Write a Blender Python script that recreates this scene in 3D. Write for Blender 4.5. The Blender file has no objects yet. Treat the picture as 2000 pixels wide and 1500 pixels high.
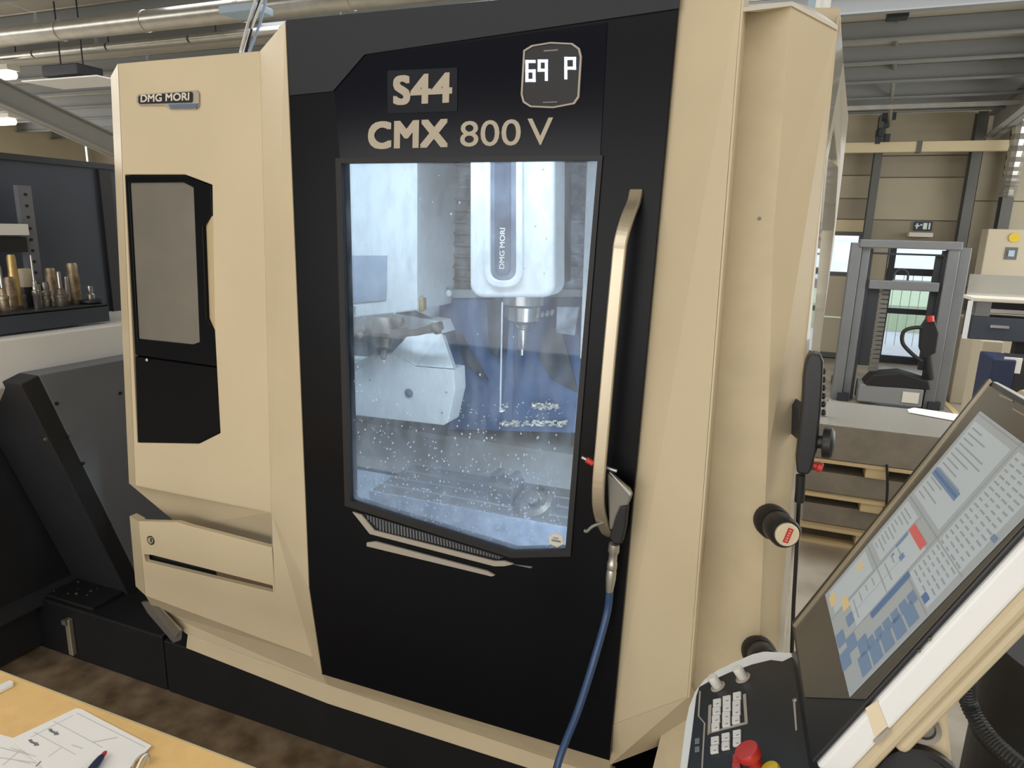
import bpy, bmesh, math, random
from mathutils import Vector, Matrix
random.seed(7)
S = bpy.context.scene
# ------------------------------------------------------------------ camera
F = 1319.28; EYE = Vector((0, 0, 1.85))
def _unit(u, v): return Vector((u, -v, -F)).normalized()
_Z = -_unit(-150, 5750); _X = -_unit(-3500, -394); _Y = _Z.cross(_X)
ROT = Matrix((_X, _Y, _Z))                      # camera axes -> world axes
cd = bpy.data.cameras.new('camera'); cam = bpy.data.objects.new('camera', cd)
S.collection.objects.link(cam); S.camera = cam
cam.matrix_world = Matrix.Translation(EYE) @ ROT.to_4x4()
cd.sensor_width = 36; cd.lens = F / 2000 * 36; cd.clip_start = .02; cd.clip_end = 200
# ------------------------------------------------------------------ world, lights, exposure
w = bpy.data.worlds.new('world'); S.world = w; w.use_nodes = True
bg = w.node_tree.nodes['Background']; bg.inputs[0].default_value = (.80, .90, 1.0, 1); bg.inputs[1].default_value = 1.5
S.view_settings.view_transform = 'Standard'; S.view_settings.look = 'None'
S.view_settings.gamma = 1; S.view_settings.use_curve_mapping = False
S.view_settings.exposure = -0.09
def area(name, loc, aim, sx, sy, power, col=(1, .97, .92)):
    l = bpy.data.lights.new(name, 'AREA'); l.shape = 'RECTANGLE'; l.size = sx; l.size_y = sy
    l.energy = power; l.color = col
    o = bpy.data.objects.new(name, l); S.collection.objects.link(o)
    o.location = loc; o.rotation_euler = (Vector(aim) - Vector(loc)).to_track_quat('-Z', 'Y').to_euler()
    return o
area('overhead_fill', (-1.8, -1.9, 4.5), (-1.7, -.9, 0), 7, 3.0, 195, (1, .98, .95))  # overhead panels here are added fill for brightness; the roof has no openings
area('overhead_fill', (-1.0, 6.5, 3.95), (-1.0, 6.6, 0), 9, 3.2, 420, (.97, .98, 1))  # added overhead fill for the back of the hall
area('overhead_fill', (-9.0, 3.5, 4.2), (-8.6, 3.7, 0), 6, 5, 560, (1, .97, .93))  # added overhead fill for the left of the hall
area('overhead_fill', (3.6, 2.6, 4.3), (3.2, 3.0, 0), 3, 5, 200, (1, .98, .95))  # added overhead fill for the right of the hall
area('rear_fill', (-1.5, -5.8, 1.6), (-1.5, 3, 1.2), 10, 2.9, 300, (1, .98, .96))  # fill panel added behind the camera for even front light; closed wall there
area('side_fill', (5.0, 7.5, 2.0), (0, 7.5, 1.9), 6, 2.4, 200, (.97, .99, 1))  # fill panel added at the closed right wall to brighten the background
area('side_fill', (-14.8, 5.5, 2.2), (0, 5.5, 2.0), 8, 2.6, 300, (1, .98, .95))  # fill panel added at the closed left wall
o_ = area('enclosure_lamp_and_fill', (-1.05, 1.82, 2.2), (-1.15, 2.15, 1.2), 1.3, .14, 9, (.74, .88, 1)); o_.rotation_euler = (.3, 0, 0)
area('enclosure_lamp_and_fill', (-.35, 1.76, 1.15), (-1.2, 2.2, .8), .12, .5, 6, (.74, .88, 1))  # added low fill that brightens the lower interior; the lamp is the one above

# ------------------------------------------------------------------ materials
def lin(c): return tuple((x/255/12.92 if x/255 <= .04045 else ((x/255+.055)/1.055)**2.4) for x in c)
MATS = {}
def mat(name, rgb, rough=.5, metal=0, spec=.5, var=0, scale=8, rgb2=None, bump=0, emit=0, coat=0, stretch=(1, 1, 1)):
    m = bpy.data.materials.new(name); m.use_nodes = True; MATS[name] = m
    nt = m.node_tree; b = nt.nodes['Principled BSDF']
    c = lin(rgb)
    b.inputs['Base Color'].default_value = (*c, 1); b.inputs['Roughness'].default_value = rough
    b.inputs['Metallic'].default_value = metal; b.inputs['Specular IOR Level'].default_value = spec
    b.inputs['Coat Weight'].default_value = coat; b.inputs['Coat Roughness'].default_value = .08
    if emit:
        b.inputs['Emission Color'].default_value = (*c, 1); b.inputs['Emission Strength'].default_value = emit
    if var or rgb2 or bump:
        tc = nt.nodes.new('ShaderNodeTexCoord'); mp = nt.nodes.new('ShaderNodeMapping')
        mp.inputs['Scale'].default_value = stretch
        nt.links.new(tc.outputs['Object'], mp.inputs[0])
        n = nt.nodes.new('ShaderNodeTexNoise'); n.inputs['Scale'].default_value = scale; n.inputs['Detail'].default_value = 6
        nt.links.new(mp.outputs[0], n.inputs['Vector'])
        if var or rgb2:
            r = nt.nodes.new('ShaderNodeValToRGB')
            r.color_ramp.elements[0].position = .35; r.color_ramp.elements[1].position = .68
            c2 = lin(rgb2) if rgb2 else tuple(min(1, x*(1+var)) for x in c)
            c1 = c if rgb2 else tuple(x*(1-var) for x in c)
            r.color_ramp.elements[0].color = (*c1, 1); r.color_ramp.elements[1].color = (*c2, 1)
            nt.links.new(n.outputs[0], r.inputs[0]); nt.links.new(r.outputs[0], b.inputs['Base Color'])
        if bump:
            bp = nt.nodes.new('ShaderNodeBump'); bp.inputs['Strength'].default_value = bump; bp.inputs['Distance'].default_value = .01
            nt.links.new(n.outputs[0], bp.inputs['Height']); nt.links.new(bp.outputs[0], b.inputs['Normal'])
    return m
def pane_mat(name, haze, hazecol, gloss=.06, streak=0, rough=.03):
    m = bpy.data.materials.new(name); m.use_nodes = True; nt = m.node_tree
    for n in list(nt.nodes): nt.nodes.remove(n)
    out = nt.nodes.new('ShaderNodeOutputMaterial')
    tr = nt.nodes.new('ShaderNodeBsdfTransparent'); df = nt.nodes.new('ShaderNodeBsdfDiffuse'); gl = nt.nodes.new('ShaderNodeBsdfGlossy')
    df.inputs[0].default_value = (*lin(hazecol), 1); gl.inputs['Roughness'].default_value = rough
    tr.inputs[0].default_value = (.96, .98, 1, 1)
    m1 = nt.nodes.new('ShaderNodeMixShader'); m2 = nt.nodes.new('ShaderNodeMixShader')
    m1.inputs[0].default_value = haze; m2.inputs[0].default_value = gloss
    nt.links.new(tr.outputs[0], m1.inputs[1]); nt.links.new(df.outputs[0], m1.inputs[2])
    nt.links.new(m1.outputs[0], m2.inputs[1]); nt.links.new(gl.outputs[0], m2.inputs[2]); nt.links.new(m2.outputs[0], out.inputs[0])
    if streak:
        tc = nt.nodes.new('ShaderNodeTexCoord'); mp = nt.nodes.new('ShaderNodeMapping'); mp.inputs['Scale'].default_value = (14, 14, 5)
        n = nt.nodes.new('ShaderNodeTexNoise'); n.inputs['Scale'].default_value = 2.2; n.inputs['Detail'].default_value = 8
        r = nt.nodes.new('ShaderNodeMapRange'); r.inputs[1].default_value = .42; r.inputs[2].default_value = .75
        r.inputs[3].default_value = haze; r.inputs[4].default_value = haze+streak
        nt.links.new(tc.outputs['Object'], mp.inputs[0]); nt.links.new(mp.outputs[0], n.inputs['Vector'])
        sx = nt.nodes.new('ShaderNodeSeparateXYZ'); nt.links.new(tc.outputs['Object'], sx.inputs[0])
        g = nt.nodes.new('ShaderNodeMapRange'); g.inputs[1].default_value = 1.35; g.inputs[2].default_value = 1.0; g.inputs[3].default_value = 0; g.inputs[4].default_value = .26
        ad = nt.nodes.new('ShaderNodeMath'); ad.operation = 'ADD'
        nt.links.new(sx.outputs[2], g.inputs[0]); nt.links.new(g.outputs[0], ad.inputs[1]); nt.links.new(r.outputs[0], ad.inputs[0])
        nt.links.new(n.outputs[0], r.inputs[0]); nt.links.new(ad.outputs[0], m1.inputs[0])
    return m
cream = mat('cream_paint', (204, 189, 158), .42, var=.035, scale=3)
cream2 = mat('cream_paint_rough', (202, 187, 155), .55, var=.05, scale=12, bump=.05)
white = mat('white_paint', (238, 240, 240), .4, var=.02, scale=4)
offwhite = mat('off_white_paint', (214, 209, 196), .45)
black = mat('black_panel', (10, 12, 17), .3, spec=.16)
hoodm = mat('charcoal_panel', (40, 43, 48), .4, spec=.25)
navy = mat('navy_fascia', (10, 14, 25), .18, spec=.22)
lowblack = mat('black_plinth', (22, 23, 25), .5, var=.15, scale=6, spec=.3)
charcoal = mat('charcoal_sheet', (112, 116, 124), .5, var=.05, scale=5)
chardark = mat('dark_sheet', (34, 35, 39), .55, var=.1, scale=5)
navywall = mat('navy_sheet', (62, 69, 82), .55, var=.05, scale=3)
alu = mat('brushed_aluminium', (196, 186, 164), .35, metal=.75, var=.05, scale=30, stretch=(1, 1, .05))
steel = mat('steel', (176, 178, 180), .28, metal=.9)
dsteel = mat('dull_steel', (120, 116, 108), .45, metal=.6, var=.2, scale=20)
rusty = mat('stained_steel', (176, 166, 148), .4, metal=.6, rgb2=(110, 82, 50), scale=26)
brass = mat('brass_coloured_steel', (205, 178, 120), .35, metal=.7, var=.15, scale=30)
trimgrey = mat('warm_grey_trim', (168, 160, 148), .45)
lettergrey = mat('warm_grey_lettering', (176, 166, 148), .5)
rubber = mat('black_rubber', (22, 22, 24), .55)
plasticblk = mat('black_plastic', (30, 32, 35), .4, var=.1, scale=30)
consoleblk = mat('console_black', (38, 40, 43), .35, spec=.4)
led = mat('display_digits', (215, 235, 255), emit=.95)
red = mat('red_plastic', (190, 52, 46), .35)
yellow = mat('yellow_plastic', (214, 184, 40), .4)
blue = mat('blue_hose', (44, 72, 112), .4, coat=.2)
darkblue = mat('dark_blue_plastic', (28, 42, 76), .4)
whiteplastic = mat('white_plastic', (225, 223, 216), .35)
keymat = mat('key_white', (222, 222, 220), .4)
print_grey = mat('grey_print', (120, 122, 126), .5)
print_black = mat('black_print', (50, 52, 56), .5)
gray_noz = mat('grey_air_gun', (126, 124, 118), .4, metal=.4)
wood = mat('pine_wood', (206, 186, 146), .6, var=.12, scale=6, stretch=(.3, 4, 4))
deskm = mat('desk_laminate', (240, 200, 134), .45, var=.04, scale=30)
deskedge = mat('desk_edge_band', (206, 190, 150), .5)
paper = mat('paper', (246, 245, 243), .7)
stone = mat('granite', (150, 148, 140), .3, var=.08, scale=60, spec=.4)
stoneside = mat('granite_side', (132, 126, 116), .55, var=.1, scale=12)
truckm = mat('grey_truck_steel', (122, 124, 126), .45, metal=.3, var=.04)
darksteel = mat('dark_steel', (52, 55, 60), .5, metal=.2)
galv = mat('galvanised_steel', (186, 184, 176), .33, metal=.8, var=.08, scale=10)
purlinm = mat('grey_purlin', (134, 137, 137), .55)
girderm = mat('grey_girder', (140, 140, 134), .6)
wallm = mat('tan_wall_sheet', (184, 174, 150), .65, var=.03, scale=3)
wallm2 = mat('tan_wall_sheet_dark', (164, 154, 134), .65, var=.03, scale=3)
beamm = mat('cream_beam', (218, 202, 164), .5)
colm = mat('grey_column', (98, 98, 94), .55)
board = mat('beige_board', (190, 180, 156), .6)
tubem = mat('lamp_tube', (255, 246, 225), emit=3.0)
bluesheet = mat('pale_blue_sheet', (168, 190, 208), .5)
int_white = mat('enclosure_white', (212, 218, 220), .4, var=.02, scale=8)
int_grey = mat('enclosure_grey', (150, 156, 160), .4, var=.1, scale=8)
bellow = mat('bellows_dirty_grey', (84, 76, 64), .5, rgb2=(136, 138, 138), scale=16)
bellow2 = mat('bellows_pale_grey', (104, 112, 122), .5, rgb2=(176, 188, 202), scale=16)
slide = mat('blue_grey_cover', (70, 92, 128), .4, rgb2=(92, 114, 148), scale=7, spec=.4)
slidedark = mat('dark_cover_slot', (50, 60, 76), .5, rgb2=(84, 84, 84), scale=14)
wet = mat('wet_tray_steel', (170, 184, 202), .22, rgb2=(196, 210, 226), scale=9, bump=.5, metal=.15, spec=.8)
tablem = mat('worktable_iron', (96, 92, 84), .4, metal=.2, rgb2=(120, 122, 124), scale=6)
traym = mat('tray_brown_grey', (128, 126, 118), .4, rgb2=(150, 152, 152), scale=5)
wetface = mat('wet_table_face', (134, 148, 168), .25, rgb2=(188, 204, 222), scale=14, bump=.6)
chipm = mat('metal_chips', (230, 226, 214), .35, metal=.4)
sq_blue = mat('blue_grey_window', (140, 154, 172), .3, rgb2=(160, 174, 190), scale=10)
screen_bg = mat('screen_grey', (158, 166, 170), emit=.25, rough=.3)
scr_light = mat('screen_light', (174, 184, 190), emit=.3, rough=.35)
scr_line = mat('screen_line', (152, 158, 162), emit=.2)
scr_blue = mat('screen_blue', (108, 130, 158), emit=.3)
scr_deep = mat('screen_dark_blue', (84, 112, 150), emit=.3)
scr_red = mat('screen_red', (192, 94, 90), emit=.35)
scr_yel = mat('screen_amber', (202, 182, 136), emit=.3)
bezelm = mat('bezel_grey_sheen', (88, 84, 76), .3, var=.03)  # grey bezel tone with a brownish reflection put into the colour
signm = mat('sign_dark_green', (40, 60, 68), .5)
signw = mat('sign_white', (205, 212, 210), .5, emit=.2)
clear = pane_mat('hall_glass', .02, (220, 230, 235))
wetpane = pane_mat('wet_window_glass', .03, (172, 194, 222), .02, streak=.16)
greypane = mat('smoky_polycarbonate', (104, 102, 96), .22, spec=.5, rgb2=(126, 122, 112), scale=2.2)
clearplas = pane_mat('clear_plastic', .55, (196, 196, 190), .2, rough=.08)
drops = pane_mat('water_drop', .55, (235, 244, 255), .25, rough=.05)
side_gloss = mat('glossy_side_panel', (196, 192, 180), .06, spec=.8, coat=.8)
grassm = mat('grass', (206, 222, 184), .9, var=.06)
groundm = mat('outside_paving', (226, 228, 230), .9, var=.05)
# concrete floor
floorm = mat('concrete_floor', (150, 140, 124), .3, rgb2=(190, 184, 170), scale=2.6, bump=.04, spec=.45)
floordark = mat('brown_floor_strip', (98, 82, 64), .5, rgb2=(146, 128, 104), scale=9, bump=.1)

# ------------------------------------------------------------------ helpers
OFF = {}
def P(x, y, d, axis='y'):
    """point on the plane axis = d seen at photo position x, y (2000 x 1500)"""
    r = ROT @ _unit(x-1000, y-750); i = 'xyz'.index(axis)
    return EYE + r * ((d - EYE[i]) / r[i])
def onplane(x, y, p0, n):
    r = ROT @ _unit(x-1000, y-750); return EYE + r * ((p0-EYE).dot(n) / r.dot(n))
def tag(o, label=None, cat=None, group=None, kind=None):
    if label: o['label'] = label
    if cat: o['category'] = cat
    if group: o['group'] = group
    if kind: o['kind'] = kind
    return o
def thing(name, loc, label, cat, group=None):
    o = bpy.data.objects.new(name, None); o.empty_display_size = .05; S.collection.objects.link(o)
    o.location = loc; OFF[o.name] = Vector(loc); return tag(o, label, cat, group)
def mk(name, bm, m, parent=None, bevel=0, smooth=False, label=None, cat=None, group=None, kind=None, seg=2):
    bmesh.ops.recalc_face_normals(bm, faces=bm.faces)
    if parent is not None: off = OFF[parent.name]
    else:
        vs = [v.co for v in bm.verts]
        off = Vector(((min(v.x for v in vs)+max(v.x for v in vs))/2, (min(v.y for v in vs)+max(v.y for v in vs))/2, min(v.z for v in vs)))
    bmesh.ops.translate(bm, verts=bm.verts, vec=-off)
    me = bpy.data.meshes.new(name); bm.to_mesh(me); bm.free()
    ms = m if isinstance(m, (list, tuple)) else [m]
    for q in ms: me.materials.append(q)
    if smooth:
        for p in me.polygons: p.use_smooth = True
    o = bpy.data.objects.new(name, me); S.collection.objects.link(o)
    if parent is not None: o.parent = parent
    else: o.location = off
    OFF[o.name] = off
    if bevel:
        b = o.modifiers.new('bevel', 'BEVEL'); b.width = bevel; b.segments = seg; b.limit_method = 'ANGLE'; b.angle_limit = .6
    if smooth:
        try:
            b = o.modifiers.new('edges', 'EDGE_SPLIT'); b.split_angle = .7
        except Exception: pass
    return tag(o, label, cat, group, kind)
def a_prism(bm, pts, ext, holes=()):
    ext = Vector(ext); es = []
    for loop in [pts]+list(holes):
        vs = [bm.verts.new(p) for p in loop]
        es += [bm.edges.new((vs[i], vs[(i+1) % len(vs)])) for i in range(len(vs))]
    r = bmesh.ops.triangle_fill(bm, edges=es, use_beauty=True, use_dissolve=True)
    fs = [g for g in r['geom'] if isinstance(g, bmesh.types.BMFace)]
    r = bmesh.ops.extrude_face_region(bm, geom=fs)
    bmesh.ops.translate(bm, verts=[g for g in r['geom'] if isinstance(g, bmesh.types.BMVert)], vec=ext)
    for f in fs:
        if f.is_valid: f.normal_flip()
    # the first faces stay as the front
    have = set()
    return bm
def a_hull(bm, pts, ext):
    """closed prism: polygon pts (may be gently non planar) extruded by ext"""
    ext = Vector(ext); n = len(pts)
    a = [bm.verts.new(p) for p in pts]; b = [bm.verts.new(Vector(p)+ext) for p in pts]
    bm.faces.new(a); bm.faces.new(b[::-1])
    for i in range(n): bm.faces.new((a[i], b[i], b[(i+1) % n], a[(i+1) % n]))
def a_box(bm, lo, hi, M=None):
    lo = Vector(lo); hi = Vector(hi)
    c = [(x, y, z) for x in (lo.x, hi.x) for y in (lo.y, hi.y) for z in (lo.z, hi.z)]
    v = [bm.verts.new((M @ Vector(p)) if M else p) for p in c]
    for f in ((0, 1, 3, 2), (4, 6, 7, 5), (0, 4, 5, 1), (2, 3, 7, 6), (0, 2, 6, 4), (1, 5, 7, 3)): bm.faces.new([v[i] for i in f])
def frame_of(d):
    d = Vector(d).normalized(); u = d.orthogonal().normalized(); return u, d.cross(u), d
def a_lathe(bm, base, axis, prof, seg=24):
    """prof: list of (radius, distance along axis)"""
    u, v, d = frame_of(axis); base = Vector(base); rings = []
    for r, h in prof:
        if r < 1e-6: rings.append([bm.verts.new(base+d*h)])
        else: rings.append([bm.verts.new(base+d*h+(u*math.cos(t)+v*math.sin(t))*r) for t in [2*math.pi*i/seg for i in range(seg)]])
    for a, b in zip(rings, rings[1:]):
        for i in range(seg):
            j = (i+1) % seg
            if len(a) == 1 and len(b) == 1: continue
            if len(a) == 1: bm.faces.new((a[0], b[i], b[j]))
            elif len(b) == 1: bm.faces.new((a[i], a[j], b[0]))
            else: bm.faces.new((a[i], a[j], b[j], b[i]))
    if len(rings[0]) > 1: bm.faces.new(rings[0][::-1])
    if len(rings[-1]) > 1: bm.faces.new(rings[-1])
def a_cyl(bm, p0, p1, r, r2=None, seg=16):
    p0 = Vector(p0); p1 = Vector(p1); a_lathe(bm, p0, p1-p0, [(r, 0), (r if r2 is None else r2, (p1-p0).length)], seg)
def smoothpath(pts, n=6):
    pts = [Vector(p) for p in pts]; out = []
    q = [2*pts[0]-pts[1]]+pts+[2*pts[-1]-pts[-2]]
    for i in range(1, len(q)-2):
        for k in range(n):
            t = k/n; a, b, c, d = q[i-1:i+3]
            out.append(.5*((2*b)+(c-a)*t+(2*a-5*b+4*c-d)*t*t+(3*b-a-3*c+d)*t**3))
    out.append(pts[-1]); return out
def a_tube(bm, pts, r, seg=10, n=6, rib=0):
    ps = smoothpath(pts, n) if n else [Vector(p) for p in pts]; rings = []; u = None
    for i, p in enumerate(ps):
        t = (ps[min(i+1, len(ps)-1)]-ps[max(i-1, 0)]).normalized()
        u = t.orthogonal().normalized() if u is None else (u-t*u.dot(t)).normalized()
        v = t.cross(u); rr = r*(1+rib*(i % 2))
        rings.append([bm.verts.new(p+(u*math.cos(a)+v*math.sin(a))*rr) for a in [2*math.pi*k/seg for k in range(seg)]])
    for a, b in zip(rings, rings[1:]):
        for i in range(seg): bm.faces.new((a[i], a[(i+1) % seg], b[(i+1) % seg], b[i]))
    bm.faces.new(rings[0][::-1]); bm.faces.new(rings[-1])
def a_bar(bm, pts, wvec, hw, ht, n=0):
    """rectangular bar along pts; wvec = width direction"""
    ps = smoothpath(pts, n) if n else [Vector(p) for p in pts]; rings = []; wv = Vector(wvec).normalized()
    for i, p in enumerate(ps):
        t = (ps[min(i+1, len(ps)-1)]-ps[max(i-1, 0)]).normalized(); h = t.cross(wv).normalized(); w_ = h.cross(t).normalized()
        rings.append([bm.verts.new(p+w_*a*hw+h*b*ht) for a, b in ((-1, -1), (1, -1), (1, 1), (-1, 1))])
    for a, b in zip(rings, rings[1:]):
        for i in range(4): bm.faces.new((a[i], a[(i+1) % 4], b[(i+1) % 4], b[i]))
    bm.faces.new(rings[0][::-1]); bm.faces.new(rings[-1])
NB = bmesh.new
def box(name, lo, hi, m, parent=None, **k):
    bm = NB(); a_box(bm, lo, hi); return mk(name, bm, m, parent, **k)
def hull(name, pts, ext, m, parent=None, **k):
    bm = NB(); a_hull(bm, pts, ext); return mk(name, bm, m, parent, **k)
def plate(name, pts, ext, m, parent=None, holes=(), **k):
    bm = NB(); a_prism(bm, pts, ext, holes); return mk(name, bm, m, parent, **k)
def cyl(name, p0, p1, r, m, parent=None, r2=None, seg=20, **k):
    bm = NB(); a_cyl(bm, p0, p1, r, r2, seg); return mk(name, bm, m, parent, smooth=True, **k)
def tube(name, pts, r, m, parent=None, seg=10, n=6, rib=0, **k):
    bm = NB(); a_tube(bm, pts, r, seg, n, rib); return mk(name, bm, m, parent, smooth=not rib, **k)
def lathe(name, base, axis, prof, m, parent=None, seg=24, **k):
    bm = NB(); a_lathe(bm, base, axis, prof, seg); return mk(name, bm, m, parent, smooth=True, **k)
def PP(lst, y): return [P(a, b, y) for a, b in lst]
def text(name, s, p0, right, up, m, parent, bold=0, depth=.002, spacing=1, label=None):
    """flat lettering filling the box p0 + right x up"""
    cu = bpy.data.curves.new(name, 'FONT'); cu.body = s; cu.extrude = 0; cu.offset = min(bold, 0); cu.space_character = spacing; cu.resolution_u = 4
    o = bpy.data.objects.new(name, cu); S.collection.objects.link(o); bpy.context.view_layer.update()
    me = bpy.data.meshes.new_from_object(o.evaluated_get(bpy.context.evaluated_depsgraph_get()))
    bpy.data.objects.remove(o); bm = NB(); bm.from_mesh(me); bpy.data.meshes.remove(me)
    if bold > 0:
        base = bm.copy(); tmp = bpy.data.meshes.new('t'); base.to_mesh(tmp); base.free()
        for k in range(8):
            n0 = len(bm.verts); bm.from_mesh(tmp); bm.verts.ensure_lookup_table()
            for v in bm.verts[n0:]: v.co.x += bold*(1, 1, 0, -1, -1, -1, 0, 1)[k]; v.co.y += bold*(0, 1, 1, 1, 0, -1, -1, -1)[k]; v.co.z = (k+1)*.01
        bpy.data.meshes.remove(tmp)
    xs = [v.co.x for v in bm.verts]; ys = [v.co.y for v in bm.verts]
    right = Vector(right); up = Vector(up); nn = right.cross(up).normalized()
    top = {}
    if bold <= 0:
        r = bmesh.ops.extrude_face_region(bm, geom=bm.faces[:])
        top = set(g for g in r['geom'] if isinstance(g, bmesh.types.BMVert))
    for v in bm.verts:
        a = (v.co.x-min(xs))/(max(xs)-min(xs)); b = (v.co.y-min(ys))/(max(ys)-min(ys))
        v.co = Vector(p0)+right*a+up*b+nn*((depth if v in top else 0) if bold <= 0 else depth*(.4+v.co.z*6))
    return mk(name, bm, m, parent, label=label)

# ================================================================== THE HALL
X0, X1, Y0, Y1 = -15.0, 5.2, -6.0, 11.5
def roofz(y): return 3.62+(Y1-y)*.075
hall_floor = box('floor', (X0, Y0, -.1), (X1, Y1+.2, 0), floorm, kind='structure')
tag(box('floor_dark_strip', (-3.4, .9, .0005), (1.2, 1.9, .004), floordark, hall_floor), 'dark brown textured strip of floor in front of the machine')  # thin slab in a darker brown mottled tone laid over the floor
bm = NB(); a_box(bm, (1.94, 6.0, .0005), (2.0, 10.6, .004)); a_box(bm, (1.94, 10.55, .0005), (4.5, 10.62, .004))
mk('floor_marking', bm, mat('yellow_line', (206, 184, 128), .6), hall_floor, label='faded yellow line painted on the floor')
box('wall_left', (X0-.1, Y0, 0), (X0, Y1, 5.2), wallm, kind='structure')
box('wall_right', (X1, Y0, 0), (X1+.1, Y1, 5.2), wallm, kind='structure')
box('wall_front', (X0, Y0-.1, 0), (X1, Y0, 5.2), wallm2, kind='structure')
def rect(y, x0, x1, z0, z1): return [Vector((x0, y, z0)), Vector((x1, y, z0)), Vector((x1, y, z1)), Vector((x0, y, z1))]
doorhole = (1.50, 2.44, 0.02, 1.78); winhole = (.55, 1.09, .05, 1.91)
back = plate('wall_back', rect(Y1+.1, X0, X1, 0, 3.7), (0, .1, 0), wallm2, holes=[rect(Y1+.1, *doorhole), rect(Y1+.1, *winhole)], kind='structure')
# cladding sheets of the back wall
def sheet(x0, x1, z0, z1, m=wallm): box('wall_panel', (x0+.008, Y1+.04, z0+.008), (x1-.008, Y1+.1, z1-.008), m, back)
for i, x in enumerate([-15, -12.6, -10.2, -7.8, -5.4, -3.0, -.6]):
    x1 = min(x+2.4, .52)
    for z in (0, .9, 1.8, 2.7): sheet(x, x1, z, z+.9, wallm if (i+int(z)) % 2 else wallm2)
for z0, z1, mm in ((1.93, 2.12, beamm), (2.12, 2.42, wallm2), (2.42, 2.75, wallm), (2.75, 3.1, wallm2), (3.1, 3.6, wallm)): sheet(.52, 1.2, z0, z1, mm)
for z0, z1, mm in ((1.8, 2.12, wallm2), (2.12, 2.72, wallm), (2.72, 3.02, wallm2), (3.02, 3.6, wallm)): sheet(1.2, 2.45, z0, z1, mm)
for x in (2.45, 3.7):
    for z in (0, 1.2, 2.4): sheet(x, min(x+1.25, X1), z, z+1.2, wallm)
sheet(1.1, 1.48, 0, .7); sheet(1.1, 1.48, .7, 1.8); sheet(.52, .55, 0, 1.9)
# window strip left of the stacker, door behind the stacker
wn = plate('window_1', rect(Y1+.02, winhole[0]-.03, winhole[1]+.03, winhole[2]-.03, winhole[3]+.03), (0, .07, 0), colm,
           holes=[rect(Y1+.02, .70, 1.06, 1.34, 1.88), rect(Y1+.02, .70, 1.06, .10, 1.28)], kind='structure')
box('window_pane', (.70, Y1+.05, 1.34), (1.06, Y1+.056, 1.88), clear, wn); 
box('lower_panel', (.70, Y1+.03, .66), (1.06, Y1+.05, 1.28), board, wn); box('lower_panel', (.70, Y1+.03, .1), (1.06, Y1+.05, .64), board, wn)
dr = plate('door_1', rect(Y1+.02, 1.50, 2.44, .02, 1.78), (0, .07, 0), darksteel,
           holes=[rect(Y1+.02, 1.58, 2.28, 1.43, 1.72), rect(Y1+.02, 1.58, 2.28, .84, 1.33), rect(Y1+.02, 1.58, 2.28, .12, .76)], kind='structure')
for z0, z1 in ((1.43, 1.72), (.84, 1.33), (.12, .76)): box('glass_pane', (1.58, Y1+.05, z0), (2.28, Y1+.056, z1), clear, dr)
hg = thing('garden_fence', (1.9, 13.6, 0), 'pale mesh fence outside, seen through the door glass behind the stacker', 'fence')
for i in range(16): cyl('wire', (1.2+i*.14, 13.6, 0), (1.2+i*.14, 13.6, 1.35), .006, galv, hg, seg=6)
for z in (.25, .7, 1.15): cyl('rail', (1.1, 13.6, z), (3.4, 13.6, z), .008, galv, hg, seg=6)
bm = NB(); a_box(bm, (-15, Y1+.25, -.12), (8, 30, -.02)); tag(mk('outside_ground', bm, groundm), kind='structure')
box('grass_strip', (-8, 16, -.02), (8, 22, .5), grassm, kind='stuff', label='pale green verge outside beyond the glazed door', cat='grass')
# columns, beams
def column(x, w_, z1=3.55, m=colm, y=Y1-.14, label=None):
    t = thing('wall_column', (x, y, 0), label, 'column', 'steel wall columns')
    box('flange', (x-w_/2, y-.1, 0), (x+w_/2, y-.085, z1), m, t); box('flange', (x-w_/2, y+.085, 0), (x+w_/2, y+.1, z1), m, t)
    box('web', (x-.012, y-.085, 0), (x+.012, y+.085, z1), m, t); return t
column(1.14, .10, label='grey steel wall column left of the exit sign, behind the stacker')
column(2.33, .12, m=colm, label='grey steel wall column right of the exit sign')
column(2.78, .13, m=colm, label='slim dark steel wall column at the right edge behind the beige board')
for x, l in ((-6.2, 'steel column far back, hidden mostly by the machine'),): column(x, .2, label=l)
bt = thing('crane_beam', (2.8, 10.9, 2.93), 'long cream horizontal beam crossing in front of the back wall', 'beam')
za, zb = P(1650, 299, 10.9).z, P(1650, 280, 10.9).z
box('beam_length', (.2, 10.85, za), (1.56, 10.95, zb), beamm, bt); box('beam_length', (1.575, 10.85, za), (5.1, 10.95, zb), beamm, bt)
box('joint_clip', (1.54, 10.84, za-.01), (1.6, 10.96, zb+.01), colm, bt)
# roof
ceil = thing('ceiling', (0, 0, 0), None, None); tag(ceil, kind='structure'); del_keys = [k for k in ('label', 'category') if k in ceil.keys()]
roofm = mat('roof_sheet', (178, 172, 158), .65, var=.05, scale=2)
ys = [Y0+i*1.46 for i in range(13)]
for y0, y1 in zip(ys, ys[1:]):
    for x0, x1 in ((X0, -8), (-8, -1), (-1, X1)):
        hull('roof_sheet', [Vector((x0+.01, y0+.01, roofz(y0+.01))), Vector((x1-.01, y0+.01, roofz(y0+.01))), Vector((x1-.01, y1-.01, roofz(y1-.01))), Vector((x0+.01, y1-.01, roofz(y1-.01)))], (0, 0, .06), roofm, ceil)
yy = 3.6
while yy < 11.4:
    z = roofz(yy); box('purlin', (X0, yy-.05, z-.17), (X1, yy-.02, z-.002), purlinm, ceil)
    box('purlin_flange', (X0, yy-.10, z-.185), (X1, yy-.02, z-.17), purlinm, ceil); yy += .72
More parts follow.
